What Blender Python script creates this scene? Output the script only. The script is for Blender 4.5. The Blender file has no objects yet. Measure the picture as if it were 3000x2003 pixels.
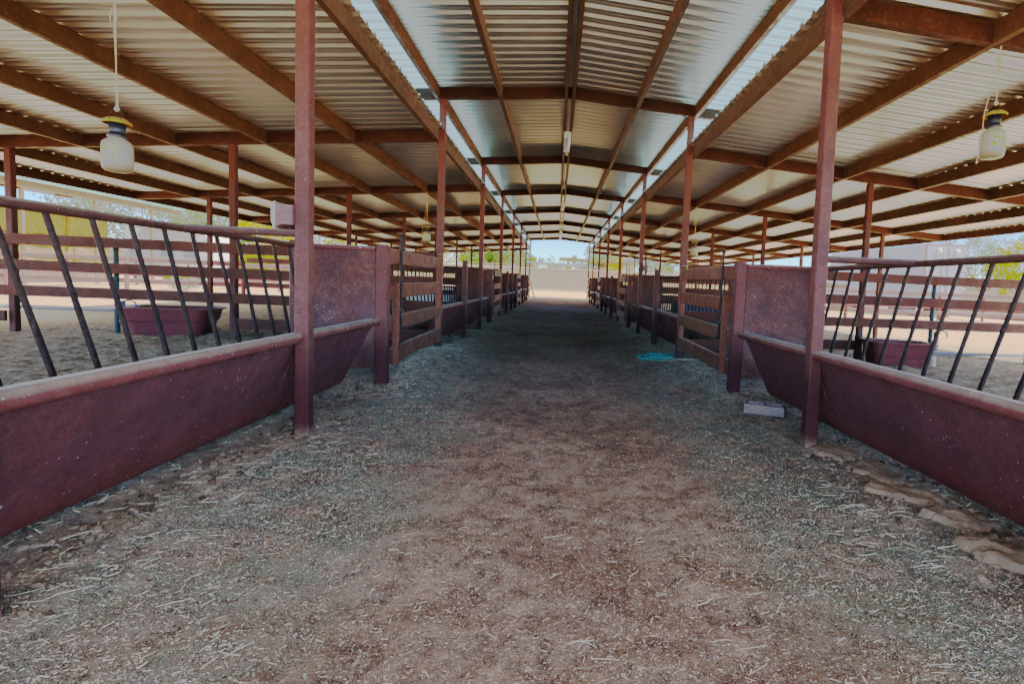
import bpy, bmesh, math, random
from mathutils import Vector, Matrix, noise
random.seed(7)
R = math.radians
S = bpy.context.scene
COL = S.collection

# ------------------------------------------------------------------ helpers
def tag(o, label=None, cat=None, group=None, kind=None):
    if label: o['label'] = label
    if cat: o['category'] = cat
    if group: o['group'] = group
    if kind: o['kind'] = kind
    return o

def empty(name, loc=(0, 0, 0), label=None, cat=None, group=None, rz=0):
    o = bpy.data.objects.new(name, None)
    o.location = loc
    o.rotation_euler = (0, 0, rz)
    o.empty_display_size = 0.2
    COL.objects.link(o)
    return tag(o, label, cat, group)

class MB:
    def __init__(s):
        s.v = []; s.f = []; s.sm = []
    def add(s, vs, fs, smooth=False):
        b = len(s.v)
        s.v += [tuple(v) for v in vs]
        s.f += [tuple(i + b for i in f) for f in fs]
        s.sm += [smooth] * len(fs)
    def box(s, c, d, m=None):
        x, y, z = d[0] / 2, d[1] / 2, d[2] / 2
        vs = [(-x, -y, -z), (x, -y, -z), (x, y, -z), (-x, y, -z), (-x, -y, z), (x, -y, z), (x, y, z), (-x, y, z)]
        c = Vector(c)
        vs = [(m @ Vector(v) if m else Vector(v)) + c for v in vs]
        s.add(vs, [(3, 2, 1, 0), (4, 5, 6, 7), (0, 1, 5, 4), (1, 2, 6, 5), (2, 3, 7, 6), (3, 0, 4, 7)])
    def bounds(s, x0, x1, y0, y1, z0, z1):
        s.box(((x0 + x1) / 2, (y0 + y1) / 2, (z0 + z1) / 2), (abs(x1 - x0), abs(y1 - y0), abs(z1 - z0)))
    def bar(s, a, b, w, d, ch=None, up=(0, 0, 1), cap=True):
        """square tube from a to b with chamfered corners"""
        a = Vector(a); b = Vector(b); n = (b - a).normalized()
        u = Vector(up)
        if abs(n.dot(u)) > .99: u = Vector((0, 1, 0))
        r = n.cross(u).normalized(); u = r.cross(n).normalized()
        if ch is None: ch = min(w, d) * .12
        w2, d2 = w / 2, d / 2
        pr = [(-w2 + ch, -d2), (w2 - ch, -d2), (w2, -d2 + ch), (w2, d2 - ch), (w2 - ch, d2), (-w2 + ch, d2), (-w2, d2 - ch), (-w2, -d2 + ch)]
        vs = [a + r * p[0] + u * p[1] for p in pr] + [b + r * p[0] + u * p[1] for p in pr]
        fs = [(i, (i + 1) % 8, 8 + (i + 1) % 8, 8 + i) for i in range(8)]
        if cap: fs += [tuple(range(7, -1, -1)), tuple(range(8, 16))]
        s.add(vs, fs)
    def tube(s, pts, r, n=10, cap=True):
        pts = [Vector(p) for p in pts]
        rs = r if isinstance(r, (list, tuple)) else [r] * len(pts)
        vs = []; fs = []
        pu = None
        for i, p in enumerate(pts):
            if i == 0: t = pts[1] - pts[0]
            elif i == len(pts) - 1: t = pts[-1] - pts[-2]
            else: t = pts[i + 1] - pts[i - 1]
            t = t.normalized()
            if pu is None:
                u = Vector((0, 0, 1)) if abs(t.z) < .9 else Vector((1, 0, 0))
            else: u = pu
            rr = t.cross(u).normalized(); u = rr.cross(t).normalized(); pu = u
            for k in range(n):
                a = 2 * math.pi * k / n
                vs.append(p + (rr * math.cos(a) + u * math.sin(a)) * rs[i])
        for i in range(len(pts) - 1):
            for k in range(n):
                fs.append((i * n + k, i * n + (k + 1) % n, (i + 1) * n + (k + 1) % n, (i + 1) * n + k))
        s.add(vs, fs, True)
        if cap:
            b = len(vs)
            s.add([v for v in vs[:n]], [tuple(range(n - 1, -1, -1))])
            s.add([v for v in vs[-n:]], [tuple(range(n))])
    def lathe(s, prof, c=(0, 0, 0), n=24, m=None):
        vs = []; fs = []
        c = Vector(c)
        for (r, z) in prof:
            for k in range(n):
                a = 2 * math.pi * k / n
                v = Vector((r * math.cos(a), r * math.sin(a), z))
                vs.append((m @ v if m else v) + c)
        for i in range(len(prof) - 1):
            for k in range(n):
                fs.append((i * n + k, i * n + (k + 1) % n, (i + 1) * n + (k + 1) % n, (i + 1) * n + k))
        s.add(vs, fs, True)
    def build(s, name, mat, parent=None, loc=None, kind=None):
        me = bpy.data.meshes.new(name)
        me.from_pydata([tuple(v) for v in s.v], [], s.f)
        me.polygons.foreach_set('use_smooth', s.sm)
        me.materials.append(mat)
        me.update()
        o = bpy.data.objects.new(name, me)
        COL.objects.link(o)
        if parent: o.parent = parent
        if loc: o.location = loc
        if kind: o['kind'] = kind
        return o

def children(o):
    return [c for c in bpy.data.objects if c.parent == o]
def copy_tree(o, parent=None, kids=None):
    if kids is None:
        kids = {}
        for c in bpy.data.objects:
            if c.parent: kids.setdefault(c.parent.name, []).append(c)
    c = o.copy(); COL.objects.link(c)
    if parent: c.parent = parent
    for k in kids.get(o.name, []): copy_tree(k, c, kids)
    return c

def sstep(a, b, x):
    t = max(0, min(1, (x - a) / (b - a))); return t * t * (3 - 2 * t)
def lerp_tab(tab, x):
    if x <= tab[0][0]: return tab[0][1]
    for (a, va), (b, vb) in zip(tab, tab[1:]):
        if x <= b:
            t = (x - a) / (b - a); return va + (vb - va) * t
    return tab[-1][1]

# ------------------------------------------------------------------ materials
class NT:
    def __init__(s, name):
        s.m = bpy.data.materials.new(name); s.m.use_nodes = True
        s.t = s.m.node_tree; s.t.nodes.clear()
        s.out = s.n('ShaderNodeOutputMaterial'); s.b = s.n('ShaderNodeBsdfPrincipled')
        s.l(s.b.outputs[0], s.out.inputs[0])
        s.g = s.n('ShaderNodeNewGeometry')
        s.P = s.g.outputs['Position']
    def n(s, t, **k):
        x = s.t.nodes.new(t)
        for a, v in k.items(): setattr(x, a, v)
        return x
    def l(s, a, b): s.t.links.new(a, b)
    def v(s, sock, val):
        if hasattr(val, 'is_output') or isinstance(val, bpy.types.NodeSocket): s.l(val, sock)
        else: sock.default_value = val
    def math(s, op, a, b=0.0, c=0.0, clamp=False):
        x = s.n('ShaderNodeMath', operation=op, use_clamp=clamp)
        s.v(x.inputs[0], a); s.v(x.inputs[1], b)
        if op in ('MULTIPLY_ADD', 'SMOOTH_MIN'): s.v(x.inputs[2], c)
        return x.outputs[0]
    def scale(s, vec, xyz):
        x = s.n('ShaderNodeVectorMath', operation='MULTIPLY'); s.l(vec, x.inputs[0]); x.inputs[1].default_value = xyz
        return x.outputs[0]
    def noise(s, sc, det=4, rough=.55, vec=None, dist=0):
        x = s.n('ShaderNodeTexNoise'); s.l(vec or s.P, x.inputs['Vector'])
        x.inputs['Scale'].default_value = sc; x.inputs['Detail'].default_value = det; x.inputs['Roughness'].default_value = rough
        x.inputs['Distortion'].default_value = dist
        return x.outputs['Fac']
    def voro(s, sc, vec=None, feat='F1', out='Distance'):
        x = s.n('ShaderNodeTexVoronoi', feature=feat); s.l(vec or s.P, x.inputs['Vector']); x.inputs['Scale'].default_value = sc
        return x.outputs[out]
    def rng(s, val, a, b, c=0.0, d=1.0, smooth=False):
        x = s.n('ShaderNodeMapRange'); x.clamp = True
        if smooth: x.interpolation_type = 'SMOOTHSTEP'
        s.v(x.inputs[0], val)
        for i, q in enumerate((a, b, c, d)): x.inputs[i + 1].default_value = q
        return x.outputs[0]
    def mix(s, f, a, b):
        x = s.n('ShaderNodeMix', data_type='RGBA')
        s.v(x.inputs[0], f)
        for i, q in ((6, a), (7, b)):
            if isinstance(q, tuple): x.inputs[i].default_value = (*q, 1) if len(q) == 3 else q
            else: s.l(q, x.inputs[i])
        return x.outputs[2]
    def mult(s, f, a, b):
        x = s.n('ShaderNodeMix', data_type='RGBA', blend_type='MULTIPLY')
        s.v(x.inputs[0], f)
        for i, q in ((6, a), (7, b)):
            if isinstance(q, tuple): x.inputs[i].default_value = (*q, 1)
            else: s.l(q, x.inputs[i])
        return x.outputs[2]
    def sep(s, vec=None):
        x = s.n('ShaderNodeSeparateXYZ'); s.l(vec or s.P, x.inputs[0]); return x.outputs
    def bump(s, h, strength=.3, dist=.01):
        x = s.n('ShaderNodeBump'); s.l(h, x.inputs['Height']); x.inputs['Strength'].default_value = strength; x.inputs['Distance'].default_value = dist
        s.l(x.outputs[0], s.b.inputs['Normal'])
    def done(s, col, rough=.7, metal=0.0, spec=None):
        s.v(s.b.inputs['Base Color'], (*col, 1) if isinstance(col, tuple) else col)
        s.v(s.b.inputs['Roughness'], rough); s.v(s.b.inputs['Metallic'], metal)
        if spec is not None: s.b.inputs['Specular IOR Level'].default_value = spec
        return s.m

def painted(name, c1, c2, dust=(.36, .27, .19), dust_amt=.75, specks=.5, rough=.55, streak=0.0, low_dark=0.0, scratch=0.0, rustlow=0.0, spec=.10):
    t = NT(name)
    n1 = t.noise(2.2, 6, .62); n2 = t.noise(38, 4, .6)
    col = t.mix(t.rng(n1, .35, .68), c1, c2)
    col = t.mult(t.rng(n2, .3, .75, .0, .55), col, (.45, .38, .36))
    if streak:
        ns = t.noise(1, 5, .6, t.scale(t.P, (26, 26, 1.2)))
        col = t.mix(t.math('MULTIPLY', t.rng(ns, .55, .75), streak), col, (.05, .028, .014))
    if rustlow:
        wr = t.n('ShaderNodeVectorRotate', rotation_type='X_AXIS'); t.l(t.P, wr.inputs['Vector']); wr.inputs['Angle'].default_value = .5
        col = t.mix(t.math('MULTIPLY', t.rng(t.math('ADD', t.sep()[2], t.math('MULTIPLY', t.noise(5, 5), .25)), .48, .2), rustlow), col, (.15, .036, .022))
        sc = t.noise(1, 3, .5, t.scale(wr.outputs[0], (3, 4, 130)), .5)
        col = t.mix(t.math('MULTIPLY', t.rng(sc, .70, .73), t.rng(t.noise(1.3, 2), .5, .6, 0, .5)), col, (.26, .10, .05))
    if scratch:
        wp = t.n('ShaderNodeVectorRotate', rotation_type='Y_AXIS'); t.l(t.P, wp.inputs['Vector']); wp.inputs['Angle'].default_value = .9
        nd = t.noise(1, 5, .75, t.scale(wp.outputs[0], (120, 60, 9)), .6)
        col = t.mix(t.math('MULTIPLY', t.math('MULTIPLY', t.rng(nd, .52, .60), t.rng(t.noise(2.6, 4), .40, .56)), scratch * .75), col, (.22, .10, .042))
        nd2 = t.noise(1, 4, .7, t.scale(t.P, (16, 40, 90)), .8)
        col = t.mix(t.math('MULTIPLY', t.rng(nd2, .62, .70), scratch * .35), col, (.17, .12, .09))
        col = t.mix(t.rng(t.noise(4.5, 5, .65), .5, .68, 0, .75), col, (.035, .019, .019))
        nz = t.sep()[2]
        nb = t.math('MULTIPLY', t.rng(nz, 1.2, .8), t.rng(t.noise(5, 5), .42, .66))
        col = t.mix(t.math('MULTIPLY', nb, scratch * .3), col, (.12, .09, .095))
    col = t.mix(t.math('MULTIPLY', t.rng(t.noise(55, 5, .8), .5, .68), t.rng(t.noise(3.1, 4), .38, .62, .1, .7)), col, (c1[0] * 1.7, c1[1] * 1.25, c1[2] * .85))
    # dust that settles on faces looking up
    nrm = t.n('ShaderNodeSeparateXYZ'); t.l(t.g.outputs['Normal'], nrm.inputs[0])
    up = t.rng(nrm.outputs[2], .25, .9)
    d = t.math('MULTIPLY', up, t.rng(t.noise(14, 4), .25, .6, .45, 1.0))
    col = t.mix(t.math('MULTIPLY', d, dust_amt), col, dust)
    # thin film of dust everywhere
    col = t.mix(t.rng(t.noise(23, 6, .75), .52, .8, 0, .13), col, dust)
    col = t.mult(t.rng(t.noise(120, 4, .75), .5, .68, 0, .5), col, (.4, .36, .4))
    if specks:
        vd = t.voro(34); vm = t.noise(2.6, 3)
        vsz = t.math('MULTIPLY', t.rng(vm, .36, .68, .03, .22), t.rng(t.noise(110, 2), .4, .62, .2, 1.0))
        sp = t.math('LESS_THAN', vd, vsz)
        vr = t.voro(34, None, 'F1', 'Color')
        rr = t.math('GREATER_THAN', vr, .55)
        col = t.mix(t.math('MULTIPLY', t.math('MULTIPLY', sp, rr), specks), col, (.66, .58, .58))
        drip = t.noise(1, 3, .5, t.scale(t.P, (32, 32, 3.2)))
        col = t.mix(t.math('MULTIPLY', t.rng(drip, .73, .77), specks * .8), col, (.58, .53, .5))
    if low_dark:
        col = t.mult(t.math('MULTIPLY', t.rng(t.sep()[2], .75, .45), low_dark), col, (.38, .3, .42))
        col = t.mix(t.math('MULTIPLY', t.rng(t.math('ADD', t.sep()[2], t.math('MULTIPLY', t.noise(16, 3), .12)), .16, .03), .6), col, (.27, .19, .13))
    t.bump(t.math('ADD', t.noise(70, 4, .6), t.math('MULTIPLY', n1, .6)), .25, .006)
    return t.done(col, t.rng(t.noise(9, 3), .3, .7, rough - .12, rough + .2), 0.0, spec)

M = {}
M['maroon'] = painted('maroon_paint', (.118, .042, .040), (.08, .031, .029), specks=.85, rough=.5, low_dark=.0, rustlow=.6)
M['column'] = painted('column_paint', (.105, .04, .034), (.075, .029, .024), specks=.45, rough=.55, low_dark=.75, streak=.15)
M['inner_column'] = painted('inner_column_paint', (.075, .027, .019), (.05, .018, .013), specks=.15, dust=(.16, .1, .06), rough=.55)
M['pipe'] = painted('pipe_paint', (.13, .042, .034), (.09, .03, .027), specks=1.0, dust_amt=.6, rough=.6)
M['lip'] = painted('dusty_steel_strip', (.34, .3, .29), (.26, .21, .19), specks=.3, dust=(.46, .42, .4), dust_amt=.8, rough=.5)
M['toprail'] = painted('worn_brown_pipe', (.075, .036, .027), (.045, .021, .02), specks=.45, dust_amt=.55, rough=.5)
M['bars'] = painted('worn_dark_bars', (.034, .024, .021), (.014, .011, .013), specks=.2, dust_amt=.35, rough=.42)
M['panel'] = painted('scraped_panel', (.08, .031, .025), (.04, .0175, .0175), specks=.35, rough=.5, scratch=.7)
M['gate'] = painted('gate_paint', (.145, .055, .034), (.105, .038, .024), specks=.5, rough=.6, streak=.35)
M['divider'] = painted('divider_boards', (.075, .027, .017), (.042, .016, .011), specks=.12, dust=(.16, .1, .06), rough=.65, streak=.4)
M['pink'] = painted('sunned_fence_paint', (.15, .03, .03), (.11, .022, .022), specks=.1, dust=(.35, .2, .15), rough=.7)
M['purlin'] = painted('purlin_steel', (.070, .041, .021), (.042, .025, .013), specks=0, dust_amt=.0, rough=.6, streak=.55)
M['rafter'] = painted('rafter_steel', (.042, .017, .009), (.027, .011, .006), specks=0, dust_amt=.0, rough=.6, streak=.2)

def galvanized():
    t = NT('galvanized_roof')
    s = t.sep()
    panel = t.n('ShaderNodeTexWhiteNoise', noise_dimensions='1D')
    t.l(t.math('FLOOR', t.math('DIVIDE', s[1], .88)), panel.inputs['W'])
    n = t.noise(1, 4, .6, t.scale(t.P, (.8, 6, 1)))
    col = t.mix(t.rng(n, .3, .7), (.90, .83, .72), (.76, .71, .64))
    col = t.mult(.12, col, panel.outputs['Value'])
    # dark lap joint between sheets
    fr = t.math('FRACT', t.math('DIVIDE', s[1], .88))
    lap = t.math('LESS_THAN', fr, .014)
    col = t.mix(t.math('MULTIPLY', lap, .7), col, (.12, .1, .08))
    return t.done(col, .28, .95, .5)
M['galv'] = galvanized()
def skylight():
    t = NT('pale_fibreglass')
    n = t.noise(1, 4, .6, t.scale(t.P, (2, 9, 1)))
    col = t.mix(t.rng(n, .3, .7), (.12, .34, .46), (.18, .41, .52))
    t.done(col, .5, 0, .3)
    tr = t.n('ShaderNodeBsdfTranslucent'); t.l(col, tr.inputs[0])
    mx = t.n('ShaderNodeMixShader'); mx.inputs[0].default_value = .48
    t.l(t.b.outputs[0], mx.inputs[1]); t.l(tr.outputs[0], mx.inputs[2]); t.l(mx.outputs[0], t.out.inputs[0])
    return t.m
M['skylight'] = skylight()

def simple(name, c, rough=.6, metal=0., nscale=20., var=.25, bump=.15):
    t = NT(name)
    n = t.noise(nscale, 5, .6)
    col = t.mix(t.rng(n, .3, .7), tuple(x * (1 - var) for x in c), tuple(min(1, x * (1 + var)) for x in c))
    if bump: t.bump(t.noise(nscale * 4, 3), bump, .005)
    return t.done(col, rough, metal, .12 if rough > .4 else .4)

def ground_mat():
    t = NT('ground_dirt')
    s = t.sep()
    ax = t.math('ABSOLUTE', s[0])
    wob = t.math('MULTIPLY', t.math('SUBTRACT', t.noise(.9, 5), .5), 1.3)
    axw = t.math('ADD', ax, wob)
    big = t.noise(.7, 6, .6); mid = t.noise(6, 6, .65); fine = t.noise(70, 5, .7); vfine = t.noise(260, 3, .7)
    # aisle dirt
    clump = t.noise(17, 8, .78)
    a = t.mix(t.rng(t.math('ADD', t.math('MULTIPLY', mid, .45), t.math('MULTIPLY', clump, .55)), .38, .62), (.05, .03, .021), (.37, .24, .165))
    a = t.mult(t.rng(big, .42, .6, 0, .9), a, (.58, .5, .45))
    # hay fines, greenish, strewn along both bunk lines
    band = t.math('MULTIPLY', t.rng(axw, .55, 1.15, 0, 1, True), t.rng(axw, 2.5, 1.9, 0, 1, True))
    band = t.math('MULTIPLY', band, t.rng(s[1], 11, 5, .1, 1))
    band2 = t.math('MULTIPLY', band, t.rng(t.math('ADD', clump, t.math('MULTIPLY', fine, .7)), 0.66, .90))
    a = t.mix(t.math('MULTIPLY', t.math('MULTIPLY', band2, t.rng(t.noise(2.3, 5, .65), .36, .56, .2, 1)), .92), a, (.105, .135, .095))
    # pale packed dust just beside the bunks
    edge = t.math('MULTIPLY', t.rng(axw, 1.7, 2.3), t.rng(mid, .4, .6))
    a = t.mix(t.math('MULTIPLY', edge, .6), a, (.36, .265, .175))
    a = t.mult(t.rng(s[1], 6, 13), a, (1.45, 1.12, .72))  # far aisle floor painted warmer and brighter, offsetting the dim blue light there
    # pens
    p = t.mix(t.rng(t.noise(10, 8, .8), .4, .6), (.07, .045, .022), (.46, .33, .175))
    pm = t.rng(ax, 2.35, 2.7)
    c = t.mix(pm, a, p)
    # bare sunny dirt outside the roof
    o = t.mix(t.rng(t.noise(3, 6, .65), .3, .7), (.44, .25, .105), (.55, .35, .17))
    o = t.mult(t.rng(t.noise(14, 5, .7), .55, .72, 0, .6), o, (.5, .42, .35))
    om = t.rng(t.math('ADD', ax, wob), 8.6, 10.2)
    om2 = t.rng(t.math('ADD', s[1], wob), 35.5, 38)
    om = t.math('MAXIMUM', om, om2)
    c = t.mix(om, c, o)
    # speckle of chaff and dark crumbs
    lt = t.rng(fine, .56, .66); dk = t.rng(t.noise(90, 4, .7, t.scale(t.P, (1.0, 1.3, 1))), .56, .66)
    c = t.mix(t.math('MULTIPLY', lt, .65), c, (.60, .50, .40))
    c = t.mix(t.math('MULTIPLY', dk, .9), c, (.045, .03, .022))
    c = t.mix(t.rng(vfine, .56, .68, 0, .75), c, (.72, .62, .56))
    c = t.mix(t.rng(t.noise(190, 3, .7, t.scale(t.P, (1.1, .9, 1))), .55, .66, 0, .8), c, (.055, .035, .03))
    h = t.math('ADD', t.math('MULTIPLY', mid, 1.2), t.math('ADD', t.math('MULTIPLY', fine, .8), t.math('MULTIPLY', vfine, .3)))
    t.bump(h, .9, .03)
    return t.done(c, .95, 0, .02)
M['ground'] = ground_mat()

def straw_mat(name, a, b, c3, cut=.76):
    t = NT(name)
    r = t.g.outputs['Random Per Island']
    col = t.mix(t.rng(r, 0, cut), a, b)
    col = t.mix(t.rng(r, cut, cut + .02), col, c3)
    return t.done(col, .75, 0, .06)
M['straw'] = straw_mat('straw', (.52, .43, .26), (1.0, .92, .72), (.30, .36, .18))
M['chaff'] = straw_mat('chaff', (.42, .37, .28), (.92, .84, .74), (.045, .034, .028), .55)
M['bedding'] = straw_mat('bedding', (.30, .235, .14), (.48, .39, .25), (.08, .062, .045))

def leaf_mat(name, a, b):
    t = NT(name)
    r = t.g.outputs['Random Per Island']
    col = t.mix(r, a, b)
    m = t.done(col, .6, 0, .06)
    tr = t.n('ShaderNodeBsdfTranslucent'); t.l(col, tr.inputs[0])
    mx = t.n('ShaderNodeMixShader'); mx.inputs[0].default_value = .35
    t.l(t.b.outputs[0], mx.inputs[1]); t.l(tr.outputs[0], mx.inputs[2]); t.l(mx.outputs[0], t.out.inputs[0])
    return m
M['leaf_yellow'] = leaf_mat('palo_verde_bloom', (.50, .30, .0), (.26, .24, .0))
M['leaf_yg'] = leaf_mat('yellow_green_leaf', (.15, .19, .0), (.05, .10, .0))
M['leaf_green'] = leaf_mat('green_leaf', (.02, .06, .004), (.055, .11, .008))
M['leaf_grey'] = leaf_mat('grey_green_leaf', (.035, .075, .016), (.085, .13, .035))
M['leaf_pale'] = leaf_mat('pale_weed', (.42, .42, .14), (.30, .33, .12))
M['bark'] = simple('bark', (.13, .095, .07), .9, 0, 12)

def block_mat():
    t = NT('tan_block')
    s = t.sep()
    cv = t.n('ShaderNodeCombineXYZ'); t.l(s[0], cv.inputs[0]); t.l(s[2], cv.inputs[1])
    br = t.n('ShaderNodeTexBrick'); t.l(cv.outputs[0], br.inputs['Vector'])
    br.inputs['Scale'].default_value = 1; br.inputs['Brick Width'].default_value = .41; br.inputs['Row Height'].default_value = .205
    br.inputs['Mortar Size'].default_value = .006; br.inputs['Mortar Smooth'].default_value = .5
    br.inputs['Color1'].default_value = (.24, .125, .04, 1); br.inputs['Color2'].default_value = (.19, .098, .03, 1); br.inputs['Mortar'].default_value = (.27, .20, .13, 1)
    col = t.mult(t.rng(t.noise(1.4, 5), .4, .7, 0, .35), br.outputs['Color'], (.7, .66, .6))
    col = t.mix(t.rng(t.noise(9, 4, .7), .62, .72, 0, .5), col, (.16, .11, .07))
    t.bump(br.outputs['Fac'], -.4, .01)
    return t.done(col, .9)
M['block'] = block_mat()
M['cap'] = simple('pale_cap', (.45, .36, .25), .85)
M['concrete'] = simple('concrete', (.15, .115, .10), .9, 0, 30, .2, .5)
M['mud'] = None
def mud_mat():
    t = NT('dried_mud')
    n = t.noise(7, 6, .65)
    col = t.mix(t.rng(n, .3, .7), (.13, .085, .055), (.27, .185, .12))
    col = t.mix(t.rng(t.noise(60, 4, .7), .6, .72, 0, .6), col, (.36, .26, .17))
    t.bump(t.math('ADD', n, t.math('MULTIPLY', t.noise(50, 5, .7), .5)), .8, .03)
    return t.done(col, .95, 0, .02)
M['mud'] = mud_mat()
M['clod'] = straw_mat('dry_clods', (.10, .068, .045), (.21, .15, .10), (.05, .036, .025))
M['tub'] = painted('tub_plastic', (.14, .036, .032), (.095, .027, .028), specks=.12, dust_amt=.6, rough=.4)
M['greenpipe'] = simple('green_steel_pipe', (.022, .04, .036), .5)
M['greypipe'] = simple('grey_pipe', (.09, .10, .12), .6)
M['pvc'] = simple('white_pvc', (.72, .72, .70), .5)
M['black'] = simple('black_plastic', (.010, .011, .014), .35)
M['hose'] = simple('green_hose', (.014, .19, .14), .35, 0, 30, .25)
M['string'] = simple('pale_string', (.42, .32, .2), .9, 0, 60)
M['ystring'] = simple('yellow_string', (.55, .36, .05), .9, 0, 60)
M['yellow'] = painted('yellow_trap_lid', (.33, .19, .02), (.24, .13, .012), specks=0, dust=(.45, .3, .12), dust_amt=.4, rough=.4)
M['hay'] = None
def hay_mat():
    t = NT('hay')
    n = t.noise(1, 6, .75, t.scale(t.P, (30, 10, 30)))
    col = t.mix(t.rng(n, .36, .6), (.07, .028, .005), (.42, .185, .036))
    st = t.rng(t.noise(.8, 6, .7), .46, .62)
    col = t.mix(t.math('MULTIPLY', st, .6), col, (.05, .04, .014))
    t.bump(n, .8, .05)
    return t.done(col, .95, 0, .0)
M['hay'] = hay_mat()
M['mintroof'] = simple('pale_green_fascia', (.10, .30, .27), .45, .1, 3, .1, 0)
M['darkgreen'] = simple('dark_green_steel', (.05, .09, .085), .5, .1, 4, .15, 0)
M['redsteel'] = simple('red_brown_steel', (.12, .042, .014), .65, .0, 8)
M['greysheet'] = simple('grey_sheet', (.16, .17, .2), .55, .2, 5)
def trailer_mat():
    t = NT('white_trailer_panel')
    n = t.noise(1, 5, .6, t.scale(t.P, (1, .6, .25)))
    col = t.mix(t.rng(n, .35, .7), (.22, .245, .40), (.30, .32, .46))
    col = t.mix(t.rng(t.noise(1, 5, .7, t.scale(t.P, (3, 3, .5))), .62, .75, 0, .4), col, (.42, .36, .34))
    return t.done(col, .4, .1, .5)
M['trailer'] = trailer_mat()
M['rust'] = simple('rusty_steel', (.25, .075, .04), .8, 0, 14, .4)
M['white'] = simple('white_paint', (.50, .50, .50), .45, 0, 4, .06, 0)
M['lens'] = simple('clouded_lens', (.36, .33, .31), .35, 0, 25, .1, .1)
M['glass'] = simple('dark_glass', (.03, .04, .06), .1, 0, 3, .2, 0)
M['ink'] = simple('faded_ink', (.10, .11, .22), .6, 0, 8, .2, 0)
M['tire'] = simple('tire_rubber', (.03, .035, .05), .8, 0, 12)
M['rim'] = simple('wheel_rim', (.45, .44, .42), .5, .3, 12)
M['pinkbox'] = painted('floodlight_paint', (.19, .10, .095), (.14, .075, .07), specks=.4, rough=.6)
M['stucco'] = simple('tan_stucco', (.42, .30, .2), .9)
M['label_y'] = simple('label_yellow', (.48, .40, .04), .6, 0, 8, .08, 0)
M['label_w'] = simple('label_cream', (.50, .46, .24), .6, 0, 8, .05, 0)
M['label_b'] = simple('label_blue', (.05, .28, .52), .6, 0, 8, .1, 0)
M['label_d'] = simple('label_dark_print', (.06, .06, .07), .6, 0, 8, .1, 0)
M['label_m'] = simple('label_mustard', (.42, .34, .01), .6, 0, 8, .1, 0)
M['wood'] = simple('weathered_wood', (.30, .21, .14), .85, 0, 10)
M['bluetub'] = simple('blue_grey_tub', (.025, .035, .05), .5)
M['hill'] = simple('far_hills', (.30, .33, .40), 1, 0, .01, .15, 0)
def bottle_mat():
    t = NT('cloudy_bottle')
    z = t.n('ShaderNodeTexCoord').outputs['Object']
    s = t.sep(z)
    wob = t.math('MULTIPLY', t.noise(30, 4), .02)
    f = t.rng(t.math('ADD', s[2], wob), .055, .075)
    col = t.mix(f, (.24, .175, .095), (.31, .25, .165))
    col = t.mix(t.rng(t.noise(22, 5, .7), .5, .75, 0, .5), col, (.17, .12, .065))
    b = t.b
    t.done(col, .28, 0, .5)
    b.inputs['Transmission Weight'].default_value = .15
    b.inputs['IOR'].default_value = 1.3
    return t.m
M['bottle'] = bottle_mat()

# ------------------------------------------------------------------ dimensions
W = 2.068            # half width of the aisle, at the column line
BAY = 4.7293; Y1 = 4.2905
COLY = [Y1 + BAY * k for k in range(-2, 8)]          # the first is not built
PP = 1.3823; SL = .07875
ZLOW = 3.561         # underside of low purlins at the column line
ZHI = 4.232; ZRID = 4.394
YB0, YB1 = -0.62, 37.62

BERM = [(-1, 2.3, 7.4, .7, .19), (-1, 1.75, 8.3, .55, .10), (1, 2.3, 7.3, .75, .17), (1, 2.0, 4.2, .4, -.05), (-1, 2.15, 12.3, .45, .10), (1, 2.15, 12.5, .45, .10), (-1, 2.1, 14.6, .4, .08), (1, 2.1, 14.4, .4, .08), (1, 2.05, 8.1, .5, .07), (-1, 1.6, 5.9, .35, .05), (-1, 2.2, 9.3, .5, .07), (1, 2.2, 16.8, .8, .1), (-1, 2.2, 16.8, .8, .1)]
def hbase(x, y):
    z = lerp_tab([(20, 0), (25, .03), (30, .06), (34, .13), (38, .26), (47, .66), (60, .74), (200, .8)], y)
    ax = abs(x)
    k = 1 - sstep(36, 40, y)
    z += k * (.17 * sstep(2.45, 3.6, ax) + .10 * sstep(11, 16, ax))
    z += .035 * math.exp(-((ax - 2.0) / .35) ** 2) * (1 - sstep(30, 36, y))
    for s, bx, by, r, a in BERM:
        z += a * math.exp(-(((x - s * bx) / r) ** 2 + ((y - by) / (r * 1.5)) ** 2))
    return z
def hz(x, y):
    z = hbase(x, y)
    near = 1 - sstep(16, 45, y)
    z += near * .022 * noise.fractal(Vector((x * 1.3, y * 1.3, 0)), 1.0, 2.0, 3)
    ax = abs(x)
    pen = sstep(2.3, 2.8, ax) * (1 - sstep(10, 12, ax))
    z += near * (.008 + .028 * pen) * noise.fractal(Vector((x * 5, y * 5, 4)), 1.0, 2.0, 4)
    return z

# ------------------------------------------------------------------ ground
def axis(*segs):
    out = [segs[0][0]]
    for a, b, st in segs:
        n = max(1, round((b - a) / st))
        out += [a + (b - a) * (i + 1) / n for i in range(n)]
    return out
xs = axis((-420, -80, 60), (-80, -30, 8), (-30, -11, 1), (-11, -3.2, .13), (-3.2, 3.2, .045), (3.2, 11, .13), (11, 30, 1), (30, 80, 8), (80, 420, 60))
ys = axis((-60, -8, 6), (-8, 1.2, .7), (1.2, 7.5, .035), (7.5, 14, .07), (14, 24, .16), (24, 42, .4), (42, 60, 2), (60, 120, 10), (120, 700, 80))
g = MB()
nx = len(xs)
for y in ys:
    for x in xs: g.v.append((x, y, hz(x, y)))
for j in range(len(ys) - 1):
    for i in range(nx - 1):
        g.f.append((j * nx + i, j * nx + i + 1, (j + 1) * nx + i + 1, (j + 1) * nx + i)); g.sm.append(True)
ground = g.build('ground', M['ground']); tag(ground, kind='structure')

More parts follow.
